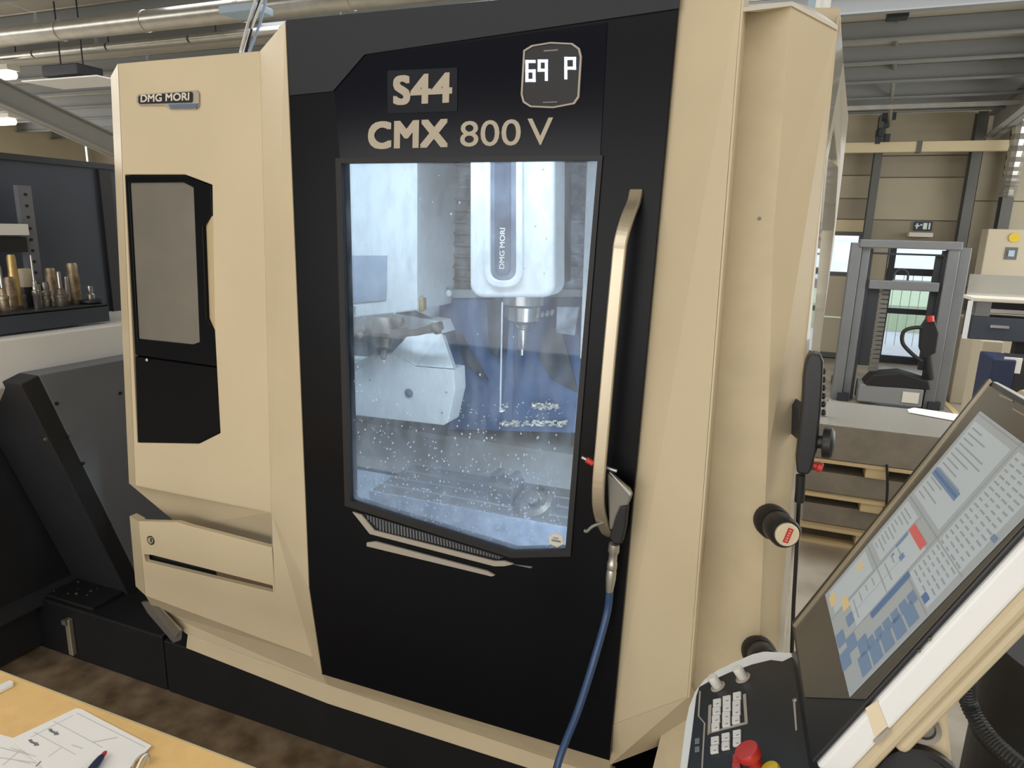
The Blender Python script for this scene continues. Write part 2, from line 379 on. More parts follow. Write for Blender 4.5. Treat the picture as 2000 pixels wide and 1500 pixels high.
# rafters
def rafter(x, ya, za_, yb, zb_, label, d=.28):
    t = thing('rafter', (x, yb, zb_), label, 'beam', 'sloping roof girders'); u = Vector((0, 0, d))
    hull('web', [Vector((x-.01, ya, za_)), Vector((x-.01, yb, zb_)), Vector((x-.01, yb, zb_+d)), Vector((x-.01, ya, za_+d))], (.02, 0, 0), girderm, t)
    for e in (0, d): hull('flange', [Vector((x-.09, ya, za_+e)), Vector((x-.09, yb, zb_+e)), Vector((x+.09, yb, zb_+e)), Vector((x+.09, ya, za_+e))], (0, 0, .018), girderm, t)
rafter(2.45, 4.2, 3.85, 11.2, 3.2, 'grey steel roof rafter running down to the right-hand wall column')
a = P(-60, 180, -8.6, 'x'); b = P(222, 306, -8.6, 'x')
rafter(-8.6, a.y, a.z, b.y, b.z, 'large sloping grey steel girder at upper left behind the machine', d=.27)
# ceiling services, left
dl = P(-40, 78, 5.0); dr_ = P(640, -8, 5.0); zc = dl.z
t = thing('ventilation_duct', (-4, 5, zc), 'thick shiny round ventilation duct running across the upper left', 'duct')
xs = [dl.x-1+i*1.1 for i in range(9)]
for x0, x1 in zip(xs, xs[1:]):
    cyl('duct_section', (x0, 5, zc), (x1-.02, 5, zc), .088, galv, t, seg=28); cyl('collar', (x1-.03, 5, zc), (x1+.01, 5, zc), .093, galv, t, seg=28)
a = P(0, 112, 6.2); t = thing('overhead_pipe', (-6, 6.2, a.z), 'thinner galvanised pipe below the thick duct at upper left', 'pipe')
for k in range(6): cyl('pipe_section', (a.x-.6+k*1.25, 6.2, a.z), (a.x+.62+k*1.25, 6.2, a.z), .042, galv, t, seg=16)
for k in range(5): tube('pipe_hanger', [(a.x+.3+k*1.6, 6.2, a.z+.04), (a.x+.3+k*1.6, 6.2, roofz(6.2)-.01)], .008, darksteel, t, n=0, seg=6)
a = P(0, 92, 7.4); box('cable_tray', (a.x-1, 7.35, a.z-.16), (-2.5, 7.5, a.z-.1), darksteel, label='dark flat cable tray under the roof behind the thin pipe', cat='cable tray')
a = P(436, 30, 4.6); b = P(508, 6, 4.6)
box('roof_light_patch', (a.x, 4.55, a.z), (b.x, 4.75, b.z), bluesheet, label='pale blue block standing in for a lit patch of roof above the left machine panel', cat='box', bevel=.01)  # bright patch of roof light put into a pale blue block
# heater
a = P(92, 156, 5.4); b = P(158, 124, 5.4)
t = thing('ceiling_heater', ((a.x+b.x)/2, 5.4, a.z), 'black ceiling heater with a white deflector plate at upper left', 'heater')
box('body', (a.x, 5.35, a.z+.02), (b.x, 5.65, b.z), chardark, t, bevel=.01)
a2 = P(42, 160, 5.15); b2 = P(190, 160, 5.15); b2.z = a2.z
hull('deflector', [Vector((a2.x, 5.15, a2.z)), Vector((b2.x, 5.15, b2.z)), Vector((b2.x, 5.6, b2.z+.01)), Vector((a2.x, 5.6, a2.z+.01))], (0, 0, .012), white, t)
for x in (a.x+.1, b.x-.1): tube('hanging_rod', [(x, 5.5, b.z-.005), (x, 5.5, roofz(5.5)-.01)], .008, darksteel, t, n=0, seg=6)
for (px, py), l in (((26, 146), 'upper glowing tube lamp at the left edge'), ((26, 237), 'lower glowing tube lamp at the left edge')):
    ly = 6.2 if py < 200 else 7.5; a = P(px, py, ly); t = thing('tube_lamp', (a.x-.6, ly, a.z), l, 'lamp', 'tube lamps at the left edge')
    cyl('tube', (a.x-1.2, ly, a.z), (a.x, ly, a.z), .055, tubem, t); box('housing', (a.x-1.2, ly-.08, a.z+.05), (a.x+.02, ly+.08, a.z+.11), offwhite, t)
    tube('hanging_rod', [(a.x-.3, ly, a.z+.1), (a.x-.3, ly, roofz(ly)-.01)], .006, darksteel, t, n=0, seg=6)
# services, right
a = P(1757, 0, 7.5); b = P(1738, 235, 11.0)
t = thing('service_drop', (b.x, 11.0, b.z), 'thin vertical conduit with hooks above the cream beam', 'conduit')
tube('conduit', [P(1757, 22, 7.6), P(1752, 62, 8.2), P(1746, 140, 9.4), P(1737, 245, 10.75)], .025, galv, t)
bm = NB(); c = P(1738, 250, 10.75)
for i in range(9):
    q = c+Vector((random.uniform(-.14, .14), random.uniform(-.05, .05), random.uniform(-.16, .16))); a_box(bm, q-Vector((.03, .03, .05)), q+Vector((.03, .03, .05)))
mk('clamp_block', bm, darksteel, t)
c = P(1755, 15, 7.6); box('junction_box', c-Vector((.09, .06, .1)), c+Vector((.09, .06, .12)), darksteel, t, bevel=.01)
box('sprinkler_pipe', (.2, 10.05, P(1700, 212, 10.1).z-.02), (3.4, 10.1, P(1700, 212, 10.1).z+.03), galv, label='thin horizontal grey pipe under the roof above the cream beam', cat='pipe')
a = P(1785, 450, 11.46); b = P(1823, 433, 11.46)
t = thing('exit_sign', ((a.x+b.x)/2, 11.5, a.z), 'dark emergency exit sign with white running figure on back wall', 'sign')
box('sign_plate', (a.x, 11.5, a.z), (b.x, 11.54, b.z), signm, t); wd = b.x-a.x; hh = b.z-a.z
bm = NB(); y = 11.495
for p in [(.12, .2, .2, .8), (.05, .45, .3, .6), (.33, .55, .45, .7), (.5, .15, .72, .85), (.8, .15, .9, .85)]:
    a_box(bm, (a.x+wd*p[0], y, a.z+hh*p[1]), (a.x+wd*p[2], 11.5, a.z+hh*p[3]))
mk('pictogram', bm, signw, t)
a = P(1775, 462, 11.3); b = P(1823, 455, 11.3); box('door_closer', (a.x, 11.3, a.z), (b.x, 11.53, b.z), offwhite, label='small pale ledge under the exit sign', cat='ledge')

# ------------------------------------------------------------------ pallet stacker
SY = 8.6
t = thing('pallet_stacker', (1.35, SY, 0), 'tall grey pallet stacker with double mast standing before the glazed door', 'stacker')
for x0, x1 in ((.72, .92), (1.66, 1.88)):
    box('mast_post', (x0, SY-.06, 0), (x0+.11, SY+.08, 1.80), truckm, t, bevel=.008); box('mast_post', (x0+.115, SY-.02, 0), (x1, SY+.1, 1.78), truckm, t, bevel=.008)
    box('mast_channel', (x1 if x0 < 1 else x0-.03, SY-.01, .02), ((x1+.03) if x0 < 1 else x0, SY+.1, 1.74), darksteel, t)
box('crosshead', (.80, SY-.08, 1.75), (1.78, SY+.08, 1.84), truckm, t, bevel=.01)
box('upper_bar', (.95, SY-.02, 1.68), (1.63, SY+.05, 1.70), darksteel, t)
box('mid_bar', (.95, SY-.05, 1.30), (1.63, SY+.02, 1.40), truckm, t, bevel=.008)
box('mast_inner_rail', (.95, SY+.02, .42), (1.07, SY+.08, 1.30), darksteel, t); box('mast_inner_rail', (1.57, SY+.02, .42), (1.63, SY+.08, 1.68), darksteel, t)
bm = NB()
for i in range(18): a_box(bm, (1.075, SY+.02, .36+i*.052), (1.17, SY+.05, .40+i*.052))
mk('lift_chain', bm, mat('chain_grey', (110, 108, 102), .5), t)
bm = NB(); c = Vector((1.25, SY-.05, 1.41)); a_tube(bm, [c+Vector((-.07, 0, 0)), c+Vector((-.06, 0, .08)), c+Vector((0, 0, .12)), c+Vector((.06, 0, .08)), c+Vector((.07, 0, 0))], .012, 8)
mk('hook_ring', bm, darksteel, t, smooth=True)
c = P(1800, 640, SY-.25)
bm = NB(); a_tube(bm, [P(1812, 640, SY-.3), P(1785, 640, SY-.3), P(1765, 648, SY-.3), P(1763, 670, SY-.3), P(1780, 690, SY-.3), P(1800, 706, SY-.3)], .02, 8); mk('tiller_loop', bm, rubber, t, smooth=True)
hull('tiller_head', [P(1800, 640, SY-.32), P(1812, 622, SY-.32), P(1826, 625, SY-.32), P(1834, 650, SY-.32), P(1828, 690, SY-.32), P(1805, 700, SY-.32), P(1797, 680, SY-.32)], (0, .12, 0), plasticblk, t, bevel=.01)
cyl('stop_button', P(1818, 628, SY-.33), P(1817, 617, SY-.33), .035, red, t, seg=12)
tube('tiller_shaft', [P(1812, 690, SY-.25), P(1818, 740, SY-.15)], .035, darksteel, t, n=0)
hull('motor_cover', [P(1688, 748, SY-.2), P(1705, 732, SY-.2), P(1760, 728, SY-.2), P(1815, 745, SY-.2), P(1818, 762, SY-.2), P(1690, 757, SY-.2)], (0, .3, 0), rubber, t, bevel=.015)
box('battery_box', (.98, SY-.2, .04), (1.62, SY+.15, .24), mat('stacker_grey_box', (128, 130, 130), .5), t, bevel=.01)
box('label_plate', (1.42, SY-.21, .08), (1.58, SY-.2, .2), offwhite, t)
for x in (.84, 1.76): box('support_leg', (x-.06, SY-.1, 0), (x+.06, SY+1.0, .09), darksteel, t)

# ------------------------------------------------------------------ granite slabs on pallets
SX0, SX1, SF = .02, 1.36, 4.3
zt = P(1700, 838, SF).z
levels = [(zt-.215, zt), (.33, .46), (.12, .245)]
L = ['topmost thick polished granite slab of the stack beside the machine', 'middle granite slab of the stack beside the machine', 'lowest granite slab of the stack beside the machine']
for i, (z0, z1) in enumerate(levels):
    t = thing('granite_slab', ((SX0+SX1)/2, SF+.3, z0), L[i], 'stone slab', 'granite slabs in the stack')
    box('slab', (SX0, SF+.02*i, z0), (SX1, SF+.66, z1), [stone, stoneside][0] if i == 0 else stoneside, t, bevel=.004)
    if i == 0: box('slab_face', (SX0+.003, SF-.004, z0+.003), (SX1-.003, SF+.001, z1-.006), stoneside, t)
PL = ['pine pallet under the topmost granite slab', 'pine pallet under the middle granite slab', 'lowest pine pallet standing on the floor under the stack']
for i, (zb_, ztop) in enumerate([(.465, levels[0][0]-.002), (.25, .327), (.0, .117)]):
    t = thing('wooden_pallet', ((SX0+SX1)/2, SF+.3, zb_), PL[i], 'pallet', 'pallets under the granite slabs')
    d = .022; 
    for k in range(4): box('deck_board', (SX0, SF-.01+k*.19, ztop-d), (SX1, SF+.08+k*.19, ztop), wood, t, bevel=.002)
    for k, x in enumerate((SX0+.02, .60, 1.2)):
        for yb_ in (SF, SF+.5): box('block', (x, yb_, zb_+(.02 if i == 2 else .0)), (x+.12, yb_+.12, ztop-d), wood, t, bevel=.003)
    if i == 2:
        for k in range(3): box('base_board', (SX0, SF-.01+k*.28, 0), (SX1, SF+.08+k*.28, .02), wood, t, bevel=.002)
tube('strap', [P(1732, 908, SF-.02), P(1733, 960, SF-.02), P(1727, 1030, SF-.02)], .007, rubber, label='dark strap hanging down the front of the granite stack', cat='strap')
hull('paper_sheet', [P(1772, 800, zt+.004, 'z'), P(1785, 797, zt+.004, 'z'), P(1885, 812, zt+.004, 'z'), P(1868, 823, zt+.004, 'z'), P(1775, 806, zt+.004, 'z')], (0, 0, .003), paper, label='white sheet lying on the topmost granite slab', cat='paper')
c = P(1610, 800, 4.5); lathe('small_clamp', (c.x, 4.5, zt+.003), (0, 0, 1), [(.02, 0), (.02, .03), (.01, .035), (.01, .09), (.03, .095), (.03, .11), (0, .112)], galv, label='small metal clamp on the slab behind the pendant', cat='clamp')
# ------------------------------------------------------------------ inspection bench + surroundings at the right edge
def PX(x, y, d): return P(x, y, d)
BY = 6.0
a = PX(1887, 660, BY); b = PX(1885, 552, BY)
t = thing('inspection_bench', (2.3, BY+.3, 0), 'dark inspection bench with a pale clear-sided top at the right edge', 'bench')
zt2 = PX(1890, 580, BY).z; zm = PX(1890, 612, BY).z; zl = PX(1890, 662, BY).z
box('bench_top', (a.x, BY, zt2-.03), (a.x+2, BY+.3, zt2), offwhite, t, bevel=.006)
box('glass_guard', (a.x+.01, BY+.25, zt2), (a.x+2, BY+.26, zt2+.16), clearplas, t)
box('side_rail', (a.x-.02, BY, zl), (a.x+.005, BY+.04, zt2-.03), white, t)
box('cavity', (a.x+.01, BY+.1, zm), (a.x+2, BY+.28, zt2-.031), rubber, t)
box('guide_rail', (a.x+.05, BY+.04, zm+.01), (a.x+2, BY+.09, zm+.04), steel, t); box('bearing_block', (a.x+.03, BY+.02, zm-.02), (a.x+.13, BY+.1, zm+.10), truckm, t, bevel=.005)
box('drawer_front', (a.x+.02, BY+.02, zl), (a.x+2, BY+.28, zm-.021), navywall, t, bevel=.006)
box('drawer_handle', (a.x+.14, BY, (zl+zm)/2+.0), (a.x+.26, BY+.02, (zl+zm)/2+.02), steel, t)
for x in (a.x+.35, a.x+1.8): box('leg', (x, BY+.1, 0), (x+.1, BY+.2, zl), chardark, t)
a = PX(1912, 705, 6.8); b = PX(1962, 668, 6.8)
t = thing('instrument_box', ((a.x+b.x)/2, 6.9, 0), 'small grey cabinet under the inspection bench at right', 'cabinet')
box('body', (a.x, 6.8, 0), (b.x, 7.1, b.z), board, t, bevel=.01); box('door', (a.x+.02, 6.79, .05), (b.x-.02, 6.8, a.z), colm, t)
a = PX(1930, 765, 5.6); b = PX(1962, 700, 5.6)
t = thing('storage_bin', (a.x+.3, 5.7, 0), 'blue and black storage bin with white label beside the console top', 'bin')
box('side_wall', (a.x-.02, 5.55, 0), (a.x+.12, 5.9, b.z), darkblue, t, bevel=.01); box('front_wall', (a.x+.12, 5.58, 0), (a.x+.9, 5.9, b.z), chardark, t, bevel=.01)
c = PX(1957, 727, 5.57); d = PX(1998, 700, 5.57); box('white_label', (c.x, 5.57, c.z), (d.x, 5.58, d.z), paper, t)
bm = NB(); c = PX(1908, 768, 5.9)
for i in range(5): a_tube(bm, [(c.x+.1*math.cos(t_+i)+random.uniform(-.02, .02), 5.95+.1*math.sin(t_+i), .03+.025*i) for t_ in (0, 1.2, 2.4, 3.6, 4.8, 6.0)], .01, 6)
mk('cable_coil', bm, rubber, label='tangled black cable coil on the floor beside the blue bin', cat='cable', smooth=True)
a = PX(1928, 640, 9.6); b = PX(1945, 447, 9.6)
t = thing('switch_cabinet', (b.x+.6, 9.7, 0), 'beige electrical cabinet with small grey switch and yellow sticker', 'cabinet')
box('body', (b.x-.06, 9.65, 0), (b.x+1.3, 9.95, b.z), board, t, bevel=.01)
c = PX(1975, 495, 9.64); box('switch_plate', c-Vector((.06, .0, .07)), c+Vector((.06, .02, .07)), colm, t); box('switch_rocker', c-Vector((.03, .01, .035)), c+Vector((.03, .0, .035)), bluesheet, t)
c = PX(1981, 464, 9.64); lathe('yellow_sticker', c, (0, -1, 0), [(.055, 0), (.055, .004)], yellow, t, seg=12)
a = PX(1966, 385, 10.6); b = PX(1975, 300, 10.6)
tube('ribbed_duct', [Vector((a.x, 10.6, a.z)), Vector((a.x+.01, 10.6, (a.z+b.z)/2)), Vector((a.x+.02, 10.6, 3.6))], .085, galv, rib=.15, n=14, label='silver corrugated duct hanging above the beige cabinet', cat='duct')
a = PX(1905, 700, 9.0); box('locker', (a.x-.18, 9.0, 0), (a.x+.7, 9.4, 1.0), wallm2, bevel=.01, label='tan low locker behind the inspection bench', cat='cabinet')

# ------------------------------------------------------------------ neighbour machine at the left
NX = -2.6
t = thing('neighbour_machine', (-3.3, 2.2, 0), 'white and navy machine standing at the far left behind the tool shelf', 'machine')
zlo, zhi = P(240, 713, NX, 'x').z, P(240, 632, NX, 'x').z
bm = NB(); a_hull(bm, [Vector((NX, 1.2, zlo)), Vector((NX, 1.2, zhi)), Vector((-3.2, 1.2, zhi)), Vector((-3.2, 1.2, zlo-.1)), Vector((NX-.12, 1.2, zlo-.1))], (0, 2.3, 0)); mk('white_hood', bm, white, t, bevel=.008)
box('navy_wall', (-3.25, 1.2, zhi), (-3.0, 3.3, 2.09), navywall, t)
box('navy_wall_lip', (-3.0, 1.2, 2.075), (-2.985, 3.3, 2.10), darksteel, t)
yp = P(205, 500, -3.0, 'x').y
box('corner_post', (-3.0, yp, zhi), (-2.98, yp+.06, 2.07), chardark, t)
box('lower_body', (-3.3, 1.3, .02), (-2.85, 3.3, zlo-.1), chardark, t)
box('lower_rail', (-2.85, 1.3, .22), (-2.8, 2.6, .27), darksteel, t)
# tool shelf
TX = -2.66; zs = P(210, 593, TX, 'x').z; zs0 = P(205, 628, TX, 'x').z; ye = P(211, 595, TX, 'x').y
t = thing('tool_shelf', (TX-.1, 1.8, zs0), 'dark tool shelf with perforated upright on the white hood at left', 'shelf')
box('shelf_front', (TX-.02, 1.25, zs0), (TX, ye, zs-.006), navywall, t); box('shelf_top', (TX-.28, 1.25, zs-.012), (TX, ye, zs), darksteel, t, bevel=.002)
box('shelf_base', (TX-.28, 1.25, zs0), (TX-.25, ye, zs-.012), navywall, t)
ypost = P(50, 500, TX-.24, 'x'); zt3 = P(55, 363, TX-.24, 'x').z
bm = NB(); 
box('upright', (TX-.26, ypost.y, zs), (TX-.235, ypost.y+.055, zt3), charcoal, t)
for k in range(9): cyl('upright_hole', (TX-.236, ypost.y+.028, zt3-.035-k*.045), (TX-.232, ypost.y+.028, zt3-.035-k*.045), .006, rubber, t, seg=10)
q = P(0, 448, TX-.2, 'x'); box('label_rail', (TX-.22, 1.25, q.z-.022), (TX-.2, ypost.y, q.z+.022), white, t)
box('upper_tray', (TX-.26, 1.25, q.z-.09), (TX-.22, ypost.y, q.z-.03), chardark, t)
def holder(px, pbase, ptop, wpx, style, m, label):
    c0 = P(px, pbase, TX-.06-.05*(style % 3), 'x'); x = c0.x; y = c0.y
    ht = P(px, ptop, x, 'x').z-zs; r = wpx*.5*(EYE-c0).length/F*1.05
    t = thing('tool_holder', (x, y, zs), label, 'tool holder', 'tool holders on the tool shelf')
    if style == 0:   # taper with collet and cutter
        lathe('taper_cone', (x, y, zs), (0, 0, 1), [(r*.9, 0), (r, .004), (r, ht*.25), (r*1.15, ht*.26), (r*1.15, ht*.34), (r*.8, ht*.36), (r*.7, ht*.5), (r*.45, ht*.52)], m, t, seg=18)
        lathe('cutter', (x, y, zs+ht*.5), (0, 0, 1), [(r*.38, 0), (r*.36, ht*.45), (r*.3, ht*.5)], steel, t, seg=12)
    elif style == 1: # tall cylinder
        lathe('sleeve', (x, y, zs), (0, 0, 1), [(r*1.05, 0), (r, .01), (r, ht*.65), (r*.92, ht*.68), (r*.9, ht*.95), (r*.7, ht)], m, t, seg=18)
        lathe('foot_ring', (x, y, zs), (0, 0, 1), [(r*1.25, 0), (r*1.25, .012), (r*1.05, .014)], dsteel, t, seg=18)
    elif style == 2: # two-tone
        lathe('lower_sleeve', (x, y, zs), (0, 0, 1), [(r, 0), (r, ht*.52)], plasticblk, t, seg=18)
        lathe('upper_cap', (x, y, zs+ht*.52), (0, 0, 1), [(r*.95, 0), (r*.95, ht*.44), (r*.8, ht*.48)], m, t, seg=18)
    elif style == 3: # low disc cutter
        lathe('disc', (x, y, zs), (0, 0, 1), [(r*.8, 0), (r, .006), (r, .016), (r*.4, .02)], darksteel, t, seg=24)
        lathe('boss', (x, y, zs+.018), (0, 0, 1), [(r*.35, 0), (r*.38, ht*.25), (r*.2, ht*.35), (r*.28, ht*.5), (r*.26, ht*.75), (r*.1, ht*.8)], m, t, seg=18)
    else:            # stacked knurls
        lathe('collar_stack', (x, y, zs), (0, 0, 1), [(r, 0), (r, ht*.3), (r*.85, ht*.32), (r*.85, ht*.42), (r, ht*.44), (r, ht*.62), (r*.6, ht*.66), (r*.7, ht*.8), (r*.55, ht*.95), (r*.2, ht)], m, t, seg=18)
for a in [(8, 588, 518, 12, 0, rusty, 'small stained tool holder with thin cutter at the far left of the shelf'),
          (24, 588, 540, 16, 1, rusty, 'short brown-stained sleeve second from the left on the tool shelf'),
          (33, 588, 497, 13, 1, brass, 'tall brass-coloured tool tip standing behind the others'),
          (42, 589, 560, 14, 4, dsteel, 'low grey knurled collar left of the black and cream holder'),
          (56, 590, 524, 19, 2, mat('cream_cap', (190, 182, 162), .5), 'black-based holder with cream cap on the tool shelf'),
          (72, 590, 498, 9, 0, steel, 'slim holder with long pale cutter before the perforated upright'),
          (77, 590, 553, 13, 4, steel, 'shiny ball-topped collar just right of the slim long cutter'),
          (91, 590, 549, 15, 4, steel, 'short polished two-ring holder in the middle of the tool shelf'),
          (105, 590, 523, 16, 1, rusty, 'brown-topped cylinder holder in the middle of the tool shelf'),
          (121, 591, 530, 17, 0, dsteel, 'grey collet holder with thin pale cutter right of the brown-topped cylinder'),
          (134, 590, 540, 9, 1, steel, 'thin plain steel pin left of the tallest stained cylinder'),
          (148, 590, 513, 18, 1, rusty, 'tallest wide stained cylinder near the right end of the shelf'),
          (178, 588, 558, 32, 3, steel, 'low dark disc cutter with a bright boss at the shelf end')]: holder(*a)
# ------------------------------------------------------------------ chip conveyor, own machine
CX = -2.5
cp = lambda x, y: P(x, y, CX, 'x')
t = thing('chip_conveyor', (-2.7, 2.0, 0), 'charcoal inclined chip conveyor rising left of the cream machine', 'conveyor')
A_ = cp(75, 733); B_ = cp(300, 1190)
bm = NB(); a_hull(bm, [A_, Vector((CX, 2.6, A_.z)), Vector((CX, 2.6, .1)), Vector((CX, B_.y, .1)), B_], (-.34, 0, 0)); mk('trunk', bm, charcoal, t, bevel=.004)
dv = (B_-A_).normalized(); nv = Vector((0, dv.z, -dv.y)).normalized()
if nv.y > 0: nv = -nv
bm = NB(); a_hull(bm, [A_+nv*.07, A_+nv*.001, B_+nv*.001, B_+nv*.07], (-.34, 0, 0)); mk('front_cover', bm, chardark, t, bevel=.003)
for fx, fy in ((110, 788), (130, 853), (161, 905), (213, 1022), (234, 768), (89, 858)):
    q = P(fx, fy, CX, 'x'); lathe('bolt', q-Vector((.002, 0, 0)), (1, 0, 0), [(.007, 0), (.007, .006), (.004, .008)], rubber if fx > 100 else dsteel, t, seg=10)
tz = P(70, 1165, 1.72).z
tk = thing('coolant_tank', (-2.6, 1.9, 0), 'low black coolant tank on the floor at the left foot of the conveyor', 'tank')
box('tank_body', (-2.87, 1.72, .002), (-2.115, 2.5, .25), lowblack, tk, bevel=.008)
box('tank_lid', (-2.88, 1.74, .25), (-2.52, 2.5, .262), rubber, tk)
q = P(132, 1208, 1.71); q2 = P(135, 1275, 1.71)
box('foot_bracket', (q.x-.008, 1.70, q2.z), (q.x+.018, 1.72, q.z), alu, tk, bevel=.003); box('bracket_bolt', (q.x-.012, 1.69, q.z-.02), (q.x+.012, 1.705, q.z), dsteel, tk)
bm = NB()
for i in range(60):
    q = Vector((random.uniform(-2.86, -2.6), random.uniform(1.76, 2.2), .264)); s = random.uniform(.002, .006); a_box(bm, q, q+Vector((s*2, s, s)))
mk('spilt_chips', bm, dsteel, tk, kind='stuff')
# ================================================================== THE CREAM MACHINE
M = thing('milling_machine', (-.95, 1.7, 0), 'big cream and black machining centre with a lit door window', 'machine')
yL = 1.60; yD = 1.55
# outer body
def mbox(n, lo, hi, m, **k): return box(n, lo, hi, m, M, **k)
mbox('plinth', (-2.11, 1.72, .0), (.02, 2.9, .235), lowblack, bevel=.006)
mbox('body_back', (-1.96, 2.84, .235), (.12, 2.9, 2.25), cream)
mbox('body_left_side', (-1.965, 1.69, 1.0), (-1.945, 2.84, 2.25), cream); mbox('body_left_lower', (-1.965, 1.82, .235), (-1.945, 2.84, 1.0), cream)
mbox('body_roof', (-1.96, 1.64, 2.25), (-.15, 2.9, 2.268), cream); mbox('body_roof_right', (-.15, 1.76, 2.25), (.0, 2.9, 2.268), cream)
mbox('body_right_side', (-.0, 1.74, .24), (.02, 2.84, 2.26), cream)
# left front panel
hole = [(243, 341), (361, 341), (414, 361), (419, 640), (430, 846), (388, 867), (268, 865)]
plate('left_front_panel', PP([(230, 124), (508, 99), (530, 1001), (264, 948)], yL), (0, .02, 0), cream, M, holes=[PP(hole, yL)], bevel=.003)
hull('left_edge_chamfer', [P(230, 124, yL), P(216, 150, 1.66), P(252, 944, 1.66), P(264, 948, yL)], (0, .03, 0), cream, M)
hull('panel_undercut', [P(264, 948, yL), P(530, 1001, yL), P(531, 1072, 1.72), P(355, 1028, 1.72), P(345, 1022, 1.72), P(252, 944, 1.66)], (0, .02, .02), cream, M)
# side door (black)
sd = plate('side_door', PP([(244, 343), (361, 343), (412, 363), (414, 421), (396, 441), (403, 622), (421, 648), (426, 716), (264, 693)], yL+.002), (0, .022, 0), black, M,
           holes=[PP([(252, 357), (358, 356), (378, 366), (390, 668), (376, 673), (269, 662)], yL+.002)], bevel=.002)
hull('window_pane', PP([(252, 357), (358, 356), (378, 366), (390, 668), (376, 673), (269, 662)], yL+.008), (0, .006, 0), greypane, sd)
plate('lower_cover', PP([(264, 696), (426, 719), (429, 845), (387, 866), (269, 864)], yL+.002), (0, .022, 0), black, M, bevel=.002)
hull('handle_recess', [P(417, 420, yL), P(393, 441, 1.625), P(400, 624, 1.625), P(424, 650, yL)], (0, .01, 0), mat('recess_shade_cream', (196, 178, 142), .5), M)  # same cream made darker, recess shade put into the colour
lathe('lock_screw', P(288, 703, yL), (0, -1, 0), [(.006, 0), (.006, .004), (.003, .006)], steel, M, seg=12)
hull('backing_plate', PP([(236, 330), (425, 335), (440, 880), (260, 880)], 1.63), (0, .01, 0), rubber, M)
# badge
bp = hull('badge', PP([(270, 184), (384, 176), (388, 182), (388, 207), (382, 213), (330, 213), (322, 206), (271, 206), (266, 200), (266, 188)], yL-.006), (0, .006, 0), trimgrey, M, bevel=.0015)
hull('badge_face', PP([(273, 186), (374, 179), (376, 183), (376, 197), (374, 200), (273, 203), (270, 200), (270, 189)], yL-.008), (0, .002, 0), rubber, bp)
p0 = P(275, 200, yL-.0085); text('badge_lettering', 'DMG MORI', p0, P(370, 196, yL-.0085)-p0, P(275, 185, yL-.0085)-p0, offwhite, bp, bold=.025, depth=.001)
hull('badge_stripe', PP([(328, 204), (386, 202), (383, 211), (334, 212)], yL-.0085), (0, .003, 0), mat('badge_blue_grey', (96, 112, 132), .4), bp)
# lower left drawer panel
lp = plate('lower_left_panel', PP([(270, 1018), (346, 1020), (364, 1026), (531, 1070), (537, 1160), (612, 1284), (284, 1163)], yL), (0, .02, 0), cream, M,
      holes=[PP([(281, 1083), (296, 1084), (532, 1144), (533, 1157), (284, 1097)], yL)], bevel=.002)
hull('slot_bottom', PP([(275, 1078), (536, 1138), (537, 1163), (278, 1100)], yL+.035), (0, .01, 0), chardark, lp)
hull('slot_shadow_lip', PP([(420, 1113), (533, 1143), (533, 1153), (425, 1125)], yL+.02), (0, .01, 0), mat('slot_bronze', (96, 80, 60), .5), lp)
hull('lower_edge_chamfer', [P(270, 1018, yL), P(253, 1008, 1.66), P(265, 1145, 1.66), P(284, 1163, yL)], (0, .03, 0), cream, M)
hull('lower_top_chamfer', [P(270, 1018, yL), P(346, 1020, yL), P(350, 1026, 1.66), P(253, 1008, 1.66)], (0, .01, -.01), cream, M)
hull('lower_undercut', [P(284, 1163, yL), P(612, 1284, yL), P(640, 1336, 1.66), P(366, 1239, 1.68), P(300, 1190, 1.68)], (0, .02, .015), cream, M)
lk = lathe('round_lock', P(295, 1055, yL), (0, -1, 0), [(.0165, -.001), (.0165, .003), (.013, .004), (.013, .002)], rubber, M, seg=24)
lathe('lock_ring', P(295, 1055, yL-.003), (0, -1, 0), [(.012, 0), (.012, .004), (.009, .005)], trimgrey, lk, seg=24)
q = P(295, 1055, yL-.009); box('lock_key_slot', q-Vector((.002, .001, .007)), q+Vector((.002, .001, .007)), rubber, lk)
# sill
hull('sill', [P(366, 1239, 1.68), P(640, 1337, 1.68), P(1195, 1520, 1.68), P(1190, 1552, 1.68), P(640, 1375, 1.68), P(363, 1266, 1.68)], (0, .05, 0), cream, M, bevel=.003)
hull('sill_recess', [P(612, 1284, 1.63), P(628, 1316, yD+.03), P(1190, 1484, yD+.03), P(1195, 1522, 1.675), P(640, 1338, 1.675)], (0, .02, 0), cream2, M)
# slanting strip between panel and door
hull('left_fold_strip', [P(508, 99, yL), P(557, 41, yD-.004), P(603, 1150, yD-.004), P(628, 1316, yD-.004), P(610, 1284, yL), P(537, 1161, yL), P(530, 1001, yL)], (0, .025, 0), cream, M, bevel=.001)
# metal guard hanging at lower left
g = hull('guard_plate', [P(275, 1176, 1.66), P(300, 1175, 1.66), P(352, 1232, 1.66), P(350, 1252, 1.66), P(338, 1256, 1.66), P(288, 1198, 1.66)], (0, .012, 0), steel, M, bevel=.002)
hull('guard_fold', [P(290, 1178, 1.655), P(303, 1176, 1.645), P(352, 1232, 1.645), P(342, 1246, 1.655)], (0, .006, 0), galv, g)
